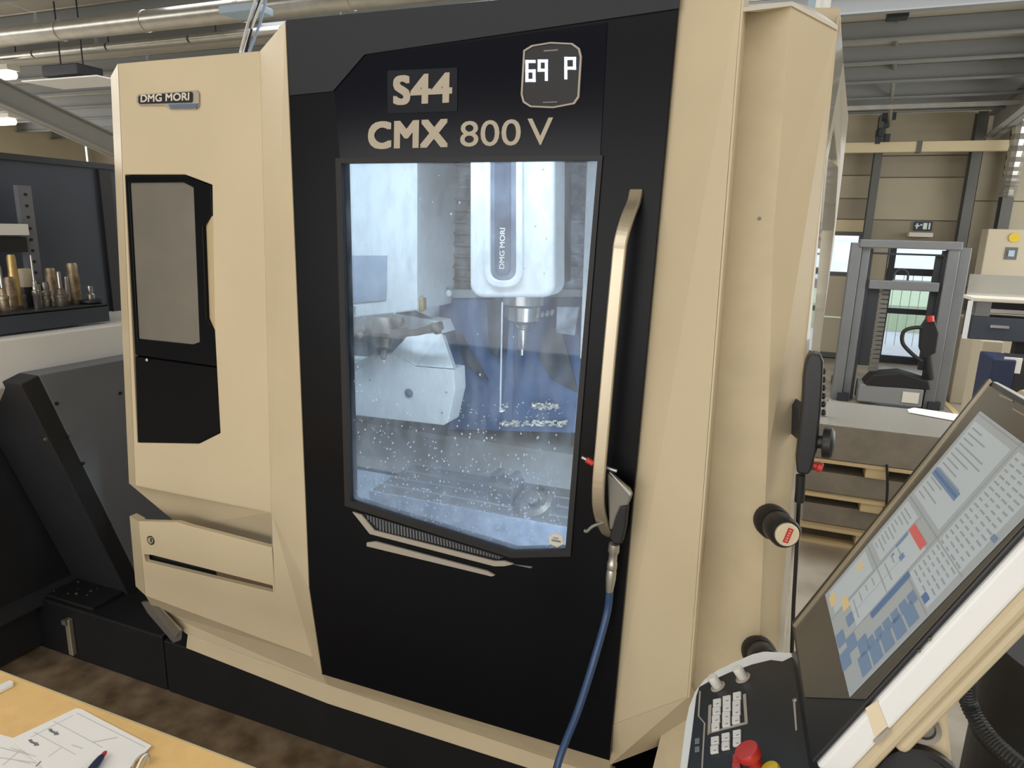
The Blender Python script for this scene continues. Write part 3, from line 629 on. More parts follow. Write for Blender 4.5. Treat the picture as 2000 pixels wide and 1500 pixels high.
# right column
ztop = 2.44
R1 = [P(1329, -30, 1.565), P(1452, -45, 1.50), P(1413, 450, 1.50), P(1343, 1362, 1.50), P(1197, 1416, 1.565)]
hull('right_front_panel', R1, (0, .03, 0), cream, M, bevel=.003)
rb = P(1343, 1362, 1.50); rt = P(1452, -45, 1.50)
hull('ridge_return', [rt, rt+Vector((.0, .14, 0)), rb+Vector((.0, .14, 0)), rb], (.004, 0, 0), cream, M)
hull('right_undercut', [P(1197, 1416, 1.565), P(1343, 1362, 1.50), P(1362, 1392, 1.62), P(1310, 1448, 1.68), P(1191, 1494, 1.60)], (0, .03, .02), cream, M)
hull('right_recess_panel', [P(1440, 16, 1.62), P(1547, 4, 1.62), P(1511, 450, 1.62), P(1498, 900, 1.62), P(1476, 1420, 1.62), P(1300, 1600, 1.62), P(1250, 1600, 1.62), P(1325, 1300, 1.62)], (0, .02, 0), cream2, M)
hull('right_chamfer_panel', [P(1547, 4, 1.62), P(1637, 52, 1.72), P(1613, 300, 1.72), P(1573, 686, 1.72), P(1542, 1000, 1.72), P(1520, 1240, 1.72), P(1500, 1600, 1.72), P(1460, 1600, 1.62), P(1498, 900, 1.62), P(1511, 450, 1.62)], (-.004, .02, 0), cream, M)
hull('right_side_panel', [P(1637, 52, 1.722), P(1641, 20, 2.1), P(1647, 120, 2.1), P(1657, 230, 2.1), P(1646, 330, 2.1), P(1628, 480, 2.1), P(1600, 690, 2.1), P(1575, 925, 2.1), P(1552, 1200, 2.1), P(1530, 1500, 2.1),
     P(1500, 1600, 1.722), P(1520, 1240, 1.722), P(1542, 1000, 1.722), P(1573, 686, 1.722), P(1613, 300, 1.722)], (-.004, .01, 0), side_gloss, M)
hull('rear_corner_box', [P(1572, 14, 2.0), P(1641, 14, 2.0), P(1643, 60, 2.0), P(1625, 80, 2.0), P(1560, 60, 2.0)], (0, .3, 0), cream, M, bevel=.004)
hull('right_top_cap', [P(1450, 14, 1.50), P(1547, 3, 1.615), P(1637, 51, 1.715), P(1600, 20, 2.1), P(1450, 10, 1.9)], (0, 0, -.008), offwhite, M)
lathe('panel_rivet', P(1483, 427, 1.62), (0, -1, 0), [(.004, 0), (.004, .002), (0, .003)], dsteel, M, seg=10)
# ---- door
wh = [(664, 317), (1169, 311), (1106, 1077), (1000, 1079), (682, 980)]
door = plate('door', PP([(558, 40), (1329, -32), (1190, 1486), (628, 1317), (603, 1150)], yD), (0, .045, 0), black, M, holes=[PP(wh, yD)], bevel=.002)
hull('header', PP([(559, 39), (1328, -34), (1326, 16), (712, 106), (650, 178), (566, 186)], yD-.004), (0, .004, 0), hoodm, door)
hull('door_fascia', PP([(653, 180), (713, 109), (1186, 44), (1172, 304), (664, 311)], yD-.003), (0, .003, 0), navy, door)
plate('window_frame', PP([(655, 309), (1177, 303), (1114, 1087), (998, 1090), (673, 988)], yD-.006), (0, .012, 0), rubber, door, holes=[PP([(666, 319), (1167, 313), (1104, 1075), (1000, 1077), (684, 978)], yD-.006)])
hull('window_pane', PP([(665, 318), (1168, 312), (1105, 1076), (1000, 1078), (683, 979)], yD+.012), (0, .006, 0), wetpane, door)
q = PP([(1085, 1040), (1099, 1048), (1101, 1062), (1088, 1069), (1073, 1062), (1071, 1048)], yD+.009)
hull('round_sticker', q, (0, .002, 0), offwhite, door)
q = P(1086, 1055, yD+.008); box('sticker_print', q-Vector((.012, .001, .004)), q+Vector((.012, 0, .0)), print_grey, door); box('sticker_print', q+Vector((-.008, -.001, .004)), q+Vector((.006, 0, .007)), scr_blue, door)
def T(s, x0, y0, x1, y1, h, m, bold, name='lettering', yy_=yD-.0035, sp=1):
    p0 = P(x0, y0, yy_); text(name, s, p0, P(x1, y1, yy_)-p0, P(x0, y0-h, yy_)-p0, m, door, bold=bold, depth=.0012, spacing=sp)
hull('number_plate', PP([(757, 138), (893, 132), (893, 217), (757, 222)], yD-.005), (0, .002, 0), mat('number_plate_dark', (20, 24, 32), .5, spec=.2), door)
T('S44', 768, 206, 883, 201, 58, lettergrey, .035, yy_=yD-.0055, sp=1.06)
T('CMX', 719, 292, 875, 288, 54, lettergrey, .04, sp=1.08)
T('800', 899, 287, 1017, 284, 50, lettergrey, .006)
T('V', 1031, 284, 1080, 282, 52, lettergrey, .006)
# status display
db = [(1022, 98), (1038, 88), (1075, 82), (1118, 84), (1132, 94), (1136, 110), (1131, 190), (1122, 203), (1080, 211), (1035, 209), (1021, 200), (1017, 185)]
inn = [(1075+(a-1075)*.94, 147+(b-147)*.955) for a, b in db]
plate('display_frame', PP(db, yD-.009), (0, .006, 0), trimgrey, door, holes=[PP(inn, yD-.009)])
hull('display_face', PP(inn, yD-.006), (0, .003, 0), rubber, door)
def seg7(segs, x, y, w_, h, sk):
    r = {'a': ((0, 0), (1, 0)), 'b': ((1, 0), (1, .5)), 'c': ((1, .5), (1, 1)), 'd': ((0, 1), (1, 1)), 'e': ((0, .5), (0, 1)), 'f': ((0, 0), (0, .5)), 'g': ((0, .5), (1, .5))}
    bm = NB(); s = 2.9
    for k in segs:
        (ax, ay), (bx, by) = r[k]; ax, bx = x+ax*w_, x+bx*w_; ay, by = y+ay*h, y+by*h
        a_hull(bm, PP([(ax-s, ay-s), (bx+s, ay-s), (bx+s, by+s), (ax-s, by+s)], yD-.0075), (0, .001, 0))
    mk('digit', bm, led, door)
seg7('acdefg', 1029, 120, 14, 37, 0); seg7('abcfg', 1053, 119, 14, 36, 0); seg7('abefg', 1105, 114, 17, 38, 0)
bm = NB(); a_hull(bm, PP([(1062, 98), (1090, 96), (1090, 99), (1062, 101)], yD-.0072), (0, .001, 0)); a_hull(bm, PP([(1060, 199), (1088, 198), (1088, 200), (1060, 201)], yD-.0072), (0, .001, 0)); mk('display_marks', bm, print_grey, door)
# trims and vent under window
hull('trim_strip', PP([(688, 1000), (706, 1006), (731, 1036), (965, 1096), (985, 1096), (1003, 1102), (985, 1106), (965, 1106), (722, 1043)], yD-.006), (0, .006, 0), trimgrey, door)
hull('trim_strip', PP([(716, 1060), (733, 1058), (952, 1116), (966, 1124), (960, 1126), (716, 1067)], yD-.006), (0, .006, 0), trimgrey, door)
hull('vent_panel', PP([(710, 1003), (985, 1088), (972, 1093), (735, 1033)], yD-.004), (0, .004, 0), chardark, door)
for k in range(44):
    f = (k+.5)/44; x = 714+f*262; ya_ = 1006+f*82; yb_ = min(1030+f*62, 1010+f*262*1.3) if k > 3 else 1015+k*5
    hull('vent_rib', PP([(x, ya_), (x+2, ya_), (x+3, yb_), (x+1, yb_)], yD-.006), (0, .003, 0), charcoal, door)
hull('lower_crease', PP([(1000, 1102), (1040, 1107), (1036, 1110)], yD-.002), (0, .002, 0), charcoal, door)
# handle
hx = -.333
hp = [P(1243, 372, yD+.0), P(1238, 395, yD-.02), P(1226, 425, yD-.055), P(1213, 470, yD-.08), P(1207, 520, yD-.085), P(1190, 700, yD-.085), P(1177, 850, yD-.085), P(1169, 950, yD-.082), P(1171, 1000, yD-.065), P(1184, 1035, yD-.03), P(1195, 1045, yD)]
bm = NB(); a_bar(bm, hp, (1, 0, 0), .0145, .007, n=6); mk('handle', bm, alu, door, bevel=.003, smooth=False, label='long curved aluminium grab handle')
# droplets on the inner side of the glass
bm = NB(); c0 = P(683, 979, yD+.02)
for i in range(1050):
    px = random.uniform(690, 1095); py = 1075-abs(random.gauss(0, 1))*120 if i < 1010 else random.uniform(330, 950)
    if py > 985+(px-690)*.29 or py < 325: continue
    q = P(px, py, yD+.022); r = random.uniform(.0007, .0030)
    bmesh.ops.create_icosphere(bm, subdivisions=1, radius=r, matrix=Matrix.Translation(q) @ Matrix.Diagonal((1, .5, random.uniform(1, 1.5), 1)))
mk('water_drops', bm, drops, door, kind='stuff', smooth=True)
# ---- enclosure interior
XL, XR, YB = -1.935, -.12, 2.76
IB = thing  # (interior pieces are parts of the machine)
mbox('enclosure_left_wall', (XL-.01, 1.66, 1.0), (XL, YB, 2.24), int_white); mbox('enclosure_left_lower', (XL-.01, 1.82, .5), (XL, YB, 1.0), int_white)
mbox('enclosure_right_wall', (XR, 1.66, .5), (XR+.01, YB, 2.24), int_white)
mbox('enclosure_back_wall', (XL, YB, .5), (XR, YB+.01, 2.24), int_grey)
mbox('enclosure_roof', (XL, 1.64, 2.235), (XR, YB, 2.245), int_white)
mbox('enclosure_front_wall', (XL, 1.645, .98), (-1.30, 1.655, 2.24), int_white); mbox('enclosure_lower_wall', (XL, 1.80, .30), (-1.30, 1.81, .98), cream)
mbox('work_light', (-1.7, 1.68, 2.21), (-.4, 1.72, 2.23), mat('led_strip', (200, 228, 255), emit=4))
def ip(lst, y): return PP(lst, y)
bl = hull('left_bellows', ip([(852, 290), (925, 290), (925, 585), (855, 585)], 2.62), (0, .03, 0), bellow, M)
for k in range(13): 
    q0 = P(853, 300+k*22, 2.62); q1 = P(922, 300+k*22, 2.62); box('bellows_fold', (q0.x, 2.606, q0.z-.004), (q1.x, 2.622, q0.z+.004), bellow, bl)
br_ = hull('right_bellows', ip([(1070, 290), (1158, 290), (1135, 590), (1070, 585)], 2.62), (0, .03, 0), bellow2, M)
for k in range(13):
    q0 = P(1072, 300+k*22, 2.62); q1 = P(1146, 300+k*22, 2.62); box('bellows_fold', (q0.x, 2.606, q0.z-.004), (q1.x, 2.622, q0.z+.004), bellow2, br_)
hull('right_post', ip([(1148, 290), (1200, 290), (1170, 700), (1133, 700)], 2.5), (0, .03, 0), int_white, M)
# big blue slide covers
sc = hull('slide_cover', [P(856, 574, 2.60), P(1150, 572, 2.60), P(1180, 840, 2.50), P(1120, 845, 2.46), P(875, 838, 2.46), P(893, 770, 2.5), P(880, 690, 2.54), P(858, 640, 2.58)], (0, .04, 0), slide, M)
hull('cover_top_edge', ip([(856, 566), (1150, 566), (1148, 580), (856, 582)], 2.585), (0, .03, 0), int_grey, sc)
for lst in ([(888, 648), (902, 655), (952, 742), (938, 738), (905, 705)], [(950, 585), (985, 590), (972, 700), (955, 690)], [(1075, 640), (1095, 640), (1130, 770), (1075, 740), (1052, 700)]):
    hull('cover_slot', ip(lst, 2.50), (0, .01, 0), slidedark, sc)
hull('cover_rib', ip([(998, 600), (1003, 600), (1000, 820), (980, 820)], 2.47), (0, .02, 0), slide, sc)
hull('inspection_plate', ip([(1088, 600), (1130, 600), (1122, 655), (1086, 650)], 2.49), (0, .02, 0), bellow2, sc)
lathe('clamp_knob', P(880, 572, 2.55), (0, -1, 0), [(.014, 0), (.014, .02), (.006, .025)], int_white, M, seg=14)
# spindle head
SYh = 2.12
def rr(x0, x1, y0, y1, r, ya, n=5):
    pts = [(x0, y0), (x1, y0)]
    for cx, cy, a0 in ((x1-r, y1-r, 0), (x0+r, y1-r, 90)):
        pts += [(cx+r*math.cos(math.radians(a0+90*i/n)), cy+r*math.sin(math.radians(a0+90*i/n))) for i in range(n+1)]
    return PP(pts, ya)
sh = hull('spindle_head', rr(917, 1083, 240, 581, 26, SYh), (0, .12, 0), int_white, M, bevel=.012, seg=3)
plate('head_cover_rim', rr(945, 1020, 250, 562, 30, SYh-.012), (0, .014, 0), int_white, sh, holes=[rr(957, 1007, 262, 548, 20, SYh-.012)], bevel=.004)
hull('head_window', rr(956, 1008, 262, 549, 20, SYh-.004), (0, .006, 0), mat('head_dark_inset', (92, 102, 120), .25, rgb2=(128, 138, 152), scale=12), sh)
hull('head_window_inset', rr(966, 996, 262, 536, 13, SYh-.008), (0, .004, 0), mat('head_dark_core', (64, 72, 88), .25, rgb2=(96, 106, 122), scale=12), sh)
p0 = P(985, 525, SYh-.0085); text('head_lettering', 'DMG MORI', p0, P(987, 445, SYh-.0085)-p0, P(975, 525, SYh-.0085)-p0, offwhite, sh, bold=.02, depth=.001)
hull('head_ram', PP([(935, 240), (1060, 240), (1060, 560), (935, 560)], 2.26), (0, .34, 0), slidedark, sh)
c = P(1022, 592, 2.3); ax = (0, 0, -1)
zz = lambda py: P(1022, py, 2.3).z
sn = lathe('spindle_nose', (c.x, 2.3, zz(572)), ax, [(.075, 0), (.075, .04), (.062, .05), (.058, zz(572)-zz(625)), (.04, zz(572)-zz(632))], steel, M, seg=28)
lathe('fitted_tool_holder', (c.x, 2.3, zz(628)), ax, [(.036, 0), (.03, .02), (.019, .03), (.017, zz(628)-zz(678)), (.012, zz(628)-zz(682))], steel, M, seg=20)
lathe('fitted_end_mill', (c.x, 2.3, zz(680)), ax, [(.009, 0), (.008, zz(680)-zz(694))], steel, M, seg=12)
a = P(981, 590, 2.25); b = P(977, 805, 2.25)
cyl('coolant_stream', (a.x, 2.25, a.z), (b.x, 2.25, b.z), .0035, drops, M, seg=8)
for k in range(4): 
    q = P(1052+k*9, 612-k*2, 2.28); lathe('coolant_nozzle', q, (0, -.6, -.8), [(.007, 0), (.007, .014), (.004, .02)], steel, M, seg=10)
# tool changer cover at left
tc_ = hull('tool_magazine_cover', ip([(640, 290), (815, 290), (815, 606), (772, 612), (640, 626)], 2.30), (0, .4, 0), int_white, M, bevel=.006)
hull('magazine_return', [P(815, 290, 2.30), P(856, 290, 2.56), P(858, 628, 2.56), P(815, 606, 2.30)], (-.02, .01, 0), int_white, tc_)
hull('magazine_window', ip([(681, 499), (755, 499), (753, 586), (684, 592)], 2.294), (0, .008, 0), sq_blue, tc_)
hull('small_grey_tag', ip([(682, 598), (692, 598), (692, 614), (682, 615)], 2.294), (0, .004, 0), int_grey, tc_)
hull('latch', ip([(818, 583), (826, 582), (827, 606), (820, 611)], 2.31), (0, .03, 0), brass, tc_, bevel=.003)
hull('magazine_ledge', ip([(680, 622), (772, 612), (858, 628), (868, 650), (680, 668)], 2.42), (0, .1, 0), int_white, M)
arm = NB(); a_bar(arm, [P(676, 668, 2.18), P(700, 662, 2.18), P(760, 652, 2.18), P(820, 646, 2.18), P(862, 636, 2.18)], (0, 0, 1), .016, .02); ta = mk('tool_change_arm', arm, dsteel, M, bevel=.005)
lathe('arm_hub', P(752, 640, 2.2), (.1, -.3, -1), [(.05, -.03), (.06, 0), (.055, .03), (.035, .04), (.03, .08), (.012, .085), (.01, .12)], dsteel, ta, seg=20)
for (px, py, r) in ((700, 655, .03), (725, 640, .026), (775, 625, .022), (850, 640, .018)): lathe('arm_gripper', P(px, py, 2.17), (.6, -.3, -.3), [(r*.6, -.02), (r, 0), (r, .02), (r*.5, .03)], dsteel, ta, seg=14)
# lower white covers with the hole
lc = hull('carriage_cover', ip([(640, 700), (700, 705), (765, 690), (812, 716), (886, 722), (888, 765), (874, 826), (866, 831), (770, 820), (640, 806)], 2.22), (0, .1, 0), int_white, M, bevel=.004)
hull('carriage_cover_top', [P(765, 690, 2.22), P(800, 652, 2.3), P(863, 652, 2.34), P(886, 720, 2.22), P(812, 714, 2.22)], (0, .03, -.01), int_white, lc)
lathe('cover_hole', P(799, 768, 2.219), (0, -1, 0), [(.018, 0), (.018, .002), (.014, .003)], mat('hole_grey', (110, 120, 132), .5), lc, seg=20)
for px, py in ((723, 742), (872, 766), (864, 806)): lathe('cover_bolt', P(px, py, 2.219), (0, -1, 0), [(.004, 0), (.004, .003)], int_grey, lc, seg=8)
hull('swarf_flap', ip([(686, 712), (738, 688), (742, 694), (690, 728)], 2.19), (0, .004, 0), int_grey, M)
# trays and table
mbox('enclosure_floor', (XL, 1.66, .50), (XR, YB, .52), wet)
hull('rear_tray', [Vector((XL, 2.45, .99)), Vector((XR, 2.45, .97)), Vector((XR, 2.25, .86)), Vector((XL, 2.25, .88))], (0, .02, -.02), traym, M)
hull('rear_ledge', [Vector((XL, 2.62, 1.04)), Vector((XR, 2.62, 1.02)), Vector((XR, 2.44, .99)), Vector((XL, 2.44, 1.0))], (0, 0, -.03), traym, M)
wk = mbox('worktable', (-1.32, 2.0, .84), (-.45, 2.32, .90), tablem, bevel=.006)
for k in range(3): box('table_slot', (-1.322, 2.06+k*.08, .897), (-.45, 2.07+k*.08, .9015), traym, wk)
box('table_front_face', (-1.322, 1.994, .80), (-.449, 2.002, .896), wetface, wk)
hull('front_tray', [Vector((XL, 2.0, .80)), Vector((XR, 2.0, .80)), Vector((XR, 1.68, .66)), Vector((XL, 1.68, .66))], (0, 0, -.02), wet, M)
hull('middle_tray', [Vector((XL, 2.25, .86)), Vector((XR, 2.25, .86)), Vector((XR, 1.99, .79)), Vector((XL, 1.99, .79))], (0, 0, -.02), wet, M)
c = P(1050, 948, 2.1); cc = lathe('round_fixture', (c.x, 2.1, .90), (-.15, -.5, .8), [(.07, 0), (.07, .04), (.055, .05), (.055, .03), (.02, .03), (.02, .05), (0, .052)], dsteel, M, seg=28)
c = P(985, 905, 2.12); box('vice_body', (c.x-.05, 2.08, .90), (c.x+.05, 2.2, .965), tablem, M, bevel=.006); box('vice_jaw', (c.x-.045, 2.1, .965), (c.x-.02, 2.18, .995), steel, M, bevel=.003); box('vice_jaw', (c.x+.02, 2.1, .965), (c.x+.045, 2.18, .995), steel, M, bevel=.003)
bm = NB()
def chips(n, x0, x1, y0, y1, d, s0, s1):
    for i in range(n):
        q = P(random.uniform(x0, x1), random.uniform(y0, y1), d+random.uniform(-.03, .03)); s = random.uniform(s0, s1)
        a_box(bm, (-s, -s*.6, -s*.4), (s, s*.6, s*.4), Matrix.Translation(q) @ Matrix.Rotation(random.random()*6, 4, 'Z') @ Matrix.Rotation(random.random()*3, 4, 'X'))
chips(170, 975, 1110, 822, 832, 2.46, .003, .008); chips(60, 1040, 1090, 788, 800, 2.44, .003, .007); chips(60, 880, 1110, 780, 830, 2.45, .002, .004); chips(10, 975, 990, 790, 806, 2.44, .004, .009)
mk('metal_chips', bm, chipm, M, kind='stuff')
# ------------------------------------------------------------------ knobs on right column, pendant
def bigknob(px, py, qx, qy, label, full):
    a = P(px, py, 1.615); b = P(qx, qy, 1.525); ax = b-a; l = ax.length
    t = lathe('hose_knob', a, ax, [(.038, -.01), (.040, 0), (.040, l*.25), (.036, l*.32)], rubber, M, seg=28, label=label)
    lathe('grip', a, ax, [(.033, l*.3), (.035, l*.4), (.035, l*.9), (.031, l*.97)], plasticblk, t, seg=28)
    lathe('end_cap', a, ax, [(.0265, l*.95), (.0265, l*1.03), (.024, l*1.06)], capcream, t, seg=28)
    u, v, d = frame_of(ax); e = a+d*(l*1.065); up = Vector((.35, 0, 1)); up = (up-d*up.dot(d)).normalized(); rt_ = up.cross(d).normalized()
    bm = NB(); a_hull(bm, [e+rt_*sx*.006+up*sy*.017 for sx, sy in ((-1, -1), (1, -1), (1, 1), (-1, 1))], d*.001); mk('red_label', bm, red, t)
    for k in range(5):
        bm = NB(); z = -.012+k*.006; a_hull(bm, [e+d*.001+rt_*sx*.003+up*(z+sy*.0018) for sx, sy in ((-1, -1), (1, -1), (1, 1), (-1, 1))], d*.0004); mk('label_print', bm, palered, t)
capcream = mat('cap_cream', (222, 210, 180), .4); palered = mat('pale_red_print', (230, 150, 140), .5)
bigknob(1505, 1016, 1537, 1044, 'black knob with cream cap and red label, upper one of two on machine', True)
bigknob(1480, 1272, 1500, 1296, 'black knob just above the console keypad, lower one of two on machine', False)
PY = 1.60
t = thing('handheld_pendant', P(1575, 900, PY), 'black handheld control pendant with handwheel hanging beside the machine', 'remote control')
hull('housing', PP([(1572, 712), (1578, 695), (1592, 690), (1604, 694), (1609, 706), (1607, 760), (1604, 800), (1596, 880), (1583, 925), (1574, 929), (1556, 924), (1554, 898), (1560, 850), (1566, 790), (1568, 740)], PY), (0, .05, 0), plasticblk, t, bevel=.008)
bm = NB()
for k in range(6): a_lathe(bm, P(1605, 725+k*16, PY+.02), (1, -.2, 0), [(.007, 0), (.007, .006), (.004, .008)], 10)
mk('side_buttons', bm, rubber, t)
lathe('handwheel', P(1594, 862, PY+.02), (1, -.12, .05), [(.016, 0), (.016, .012), (.034, .014), (.036, .02), (.036, .03), (.032, .034), (.026, .038), (0, .04)], plasticblk, t, seg=28)
lathe('stop_button', P(1588, 908, PY+.02), (1, -.1, -.2), [(.008, 0), (.008, .008), (.013, .010), (.013, .018), (.008, .021)], red, t, seg=20)
tube('cable_gland', [P(1564, 928, PY+.02), P(1563, 955, PY+.02), P(1561, 980, PY+.02)], .011, rubber, t, n=0)
tube('cable', [P(1561, 975, PY+.02), P(1559, 1010, PY+.02), P(1555, 1090, PY+.02), P(1550, 1180, PY+.02), P(1546, 1290, PY+.02)], .0045, rubber, t)
hull('holder_bracket', PP([(1560, 800), (1572, 790), (1570, 850), (1560, 860)], PY+.05), (-.02, .06, 0), darksteel, t)
# white cables rising from the machine roof
for k, (px, mm, l) in enumerate(((1586, bluesheet, 'pale blue conduit rising at the right machine corner'), (1597, white, 'left white conduit rising at the right machine corner'), (1612, white, 'right white conduit rising at the right machine corner'))):
    q = P(px, 18, 2.15); tube('conduit', [Vector((q.x, 2.15, q.z-.02)), Vector((q.x, 2.15, roofz(2.15)-.01))], .012, mm, n=0, label=l, cat='conduit', group='conduits at the right machine corner')
for k, (a0, a1, mm, l) in enumerate((((470, 101), (503, -12), white, 'leftmost white cable dropping to the machine roof'), ((480, 101), (512, -12), chardark, 'black cable among those dropping to the machine roof'), ((477, 101), (517, -12), white, 'second white cable dropping to the machine roof, right of black one'), ((487, 101), (522, -12), mat('pale_blue_cable', (150, 176, 206), .4), 'pale blue cable dropping to the machine roof'))):
    p = P(*a0, 2.2); q = P(*a1, 2.6); m_ = P((a0[0]+a1[0])/2+(4 if k == 3 else -2), (a0[1]+a1[1])/2, 2.42)
    top = Vector((q.x+.03, q.y, roofz(q.y)-.01))
    tube('cable', [Vector((p.x, p.y, 2.262)), p, m_, q, top], .0055, mm, n=0, label=l, cat='cable', group='cables dropping to the machine roof')
# ------------------------------------------------------------------ air gun on the handle, blue hose
t = thing('air_gun', P(1195, 1000, 1.5), 'grey air blow gun with red tip hooked on the door handle', 'air gun')
yg = 1.495
tube('nozzle_tube', [P(1205, 920, yg), P(1180, 912, yg), P(1160, 905, yg+.005), P(1137, 893, yg+.01)], .0045, steel, t)
tube('red_tip_sleeve', [P(1160, 906, yg+.004), P(1146, 898, yg+.008)], .0075, red, t, n=0)
hull('body', PP([(1186, 925), (1196, 933), (1228, 960), (1232, 972), (1226, 988), (1212, 990), (1203, 1010), (1196, 1035), (1190, 1035), (1188, 990)], yg), (0, .028, 0), gray_noz, t, bevel=.005)
hull('lever', PP([(1188, 922), (1193, 924), (1234, 965), (1230, 972)], yg-.012), (0, .014, 0), steel, t, bevel=.002)
hull('grip', PP([(1204, 990), (1226, 988), (1222, 1030), (1214, 1064), (1198, 1064), (1190, 1052), (1196, 1020)], yg+.002), (0, .026, 0), rubber, t, bevel=.005)
tube('hook', [P(1180, 1020, yg), P(1158, 1028, yg-.01), P(1146, 1038, yg-.012), P(1141, 1035, yg-.012)], .004, gray_noz, t)
a = P(1200, 1062, yg+.012); b = P(1190, 1158, yg+.012); ax = b-a; l = ax.length
lathe('coupling', a, ax, [(.013, 0), (.014, l*.15), (.0105, l*.2), (.0105, l*.35), (.0125, l*.38), (.0125, l*.5), (.011, l*.52), (.0125, l*.56), (.0125, l*.7), (.0095, l*.95), (.008, l)], galv, t, seg=20)
tube('hose', [P(1191, 1155, yg+.012), P(1185, 1200, yg+.01), P(1160, 1290, 1.46), P(1128, 1390, 1.42), P(1090, 1490, 1.38), P(1068, 1600, 1.30), P(1060, 1700, 1.2)], .0095, blue, label='blue rubber air hose hanging from the air gun', cat='hose')
# ================================================================== CONSOLE
B0 = Vector((.093, 1.24, 1.15)); A0 = Vector((.327, 1.24, 1.64)); U = Vector((.022, -.36, 0)); V = A0-B0
uu = U.normalized(); vv = V.normalized(); nn = vv.cross(uu).normalized()
if nn.x > 0: nn = -nn
Ct = thing('control_console', (.3, 1.05, .9), 'tilted machine control console with touchscreen at the lower right', 'control panel')
def cpnt(px, py, off=0): return onplane(px, py, B0+nn*off, nn)
def uvp(a, b, off=0): return B0+U*a+V*b+nn*off
housing = hull('housing', [uvp(0, 0, -.002), uvp(1, 0, -.002), uvp(1, 1, -.002), uvp(0, 1, -.002)], -nn*.036, white, Ct, bevel=.006, seg=3)
bz = hull('bezel', [uvp(.006, .004), uvp(.994, .004), uvp(.994, .996), uvp(.006, .996)], nn*.006, consoleblk, Ct, bevel=.002)
hull('rear_shell', [uvp(0, -.02, -.038), uvp(1.0, -.02, -.038), uvp(1.0, 1.02, -.038), uvp(0, 1.02, -.038)], -nn*.022, cream, Ct, bevel=.012, seg=3)
hull('rear_shell_back', [uvp(.03, .15, -.06), uvp(.975, .15, -.06), uvp(.975, .98, -.06), uvp(.03, .98, -.06)], -nn*.02, cream, Ct, bevel=.014, seg=3)
hull('bezel_sheen_plate', [cpnt(1553, 1228, .0065), cpnt(1930, 752, .0065), uvp(.985, .985, .0065), uvp(.985, .23, .0065), cpnt(1573, 1362, .0065)], nn*.001, bezelm, bz)  # grey bezel; the brownish reflection below the screen is part of its colour
hull('bezel_edge_trim', [cpnt(1550, 1222, .0075), cpnt(1553, 1226, .0075), cpnt(1937, 746, .0075), cpnt(1935, 741, .0075)], nn*.002, alu, bz)
SO = .0082
dsp = [cpnt(1612, 1162, SO), cpnt(1915, 803, SO)]
du = (cpnt(1660, 1362, SO)-dsp[0])         # bottom edge of the picture area
scr = hull('screen', [dsp[0], dsp[1], dsp[1]+du*1.03, cpnt(1660, 1362, SO)], nn*.0006, screen_bg, Ct)
sv = dsp[1]-dsp[0]
def sq(bm, a0, b0, a1, b1, o=.0008):
    p = dsp[0]+nn*o
    a_hull(bm, [p+du*a0+sv*b0, p+du*a1+sv*b0, p+du*a1+sv*b1, p+du*a0+sv*b1], nn*.0002)
def ui(name, rects, m, o=.0008):
    if name == 'text_row':
        bm = NB(); [sq(bm, *r, o) for r in rects]; return mk(name, bm, m, scr, kind='stuff')
    for r in rects:
        bm = NB(); sq(bm, *r, o); mk(name, bm, m, scr)
ui('light_field', [(.04, .60, .55, .96), (.04, .33, .28, .56), (.62, .42, .96, .97), (.32, .12, .58, .52), (.04, .03, .28, .28)], scr_light)
ui('dividing_line', [(.0, .575, 1, .58), (.585, 0, .59, 1), (.30, .0, .305, .575), (.0, .30, .58, .304), (.6, .405, 1, .41), (0, .985, 1, .99), (.45, .1, .453, .42)], scr_line, .0011)
rows = []
for k in range(22): 
    b = .44+k*.024
    for a in (.64, .72, .8, .88): rows.append((a, b, a+random.choice((.04, .05, .06)), b+.007))
for k in range(14):
    b = .62+k*.024; rows.append((.07, b, .07+random.uniform(.1, .4), b+.006))
for k in range(10): rows.append((.07, .34+k*.021, .07+random.uniform(.06, .18), .346+k*.021))
for k in range(8): rows.append((.34, .14+k*.04, .34+random.uniform(.05, .2), .146+k*.04))
ui('text_row', rows, scr_line, .0012)
ui('selected_bar', [(.06, .715, .46, .728)], scr_deep, .0014)
ui('selected_bar_halo', [(.05, .705, .47, .74)], scr_blue, .0013)
ui('alarm_bar', [(.30, .50, .55, .535)], scr_red, .0014)
ui('blue_mark', [(.30, .42, .33, .49), (.42, .41, .47, .435), (.34, .385, .36, .40), (.95, .72, 1.0, .74)], scr_blue, .0014)
ui('amber_button', [(.08, .02, .2, .06), (.24, .08, .36, .12), (.10, .21, .16, .25)], scr_yel, .0014)
ui('blue_button', [(.82, .02+k*.062, .97, .07+k*.062) for k in range(1, 6)]+[(.48, .005, .6, .05), (.60, .05, .72, .10), (.66, .0, .8, .05), (.7, .10, .84, .15), (.42, .08, .52, .12)]+[(.76, .10+k*.045, .85, .135+k*.045) for k in range(1, 7)], scr_blue, .0014)
ui('softkey_stripe', [(.60, .20, .65, .42), (.86, .42, .93, .445)], scr_deep, .0014)
# logo line and M on the upper bezel
bm = NB(); path = [(1952, 770), (1978, 782), (1978, 797), (2010, 815)]
for (a, b), (c, d) in zip(path, path[1:]): a_hull(bm, [cpnt(a, b, .0085), cpnt(c, d, .0085), cpnt(c, d+3, .0085), cpnt(a, b+3, .0085)], nn*.0003)
mk('bezel_line', bm, trimgrey, bz)
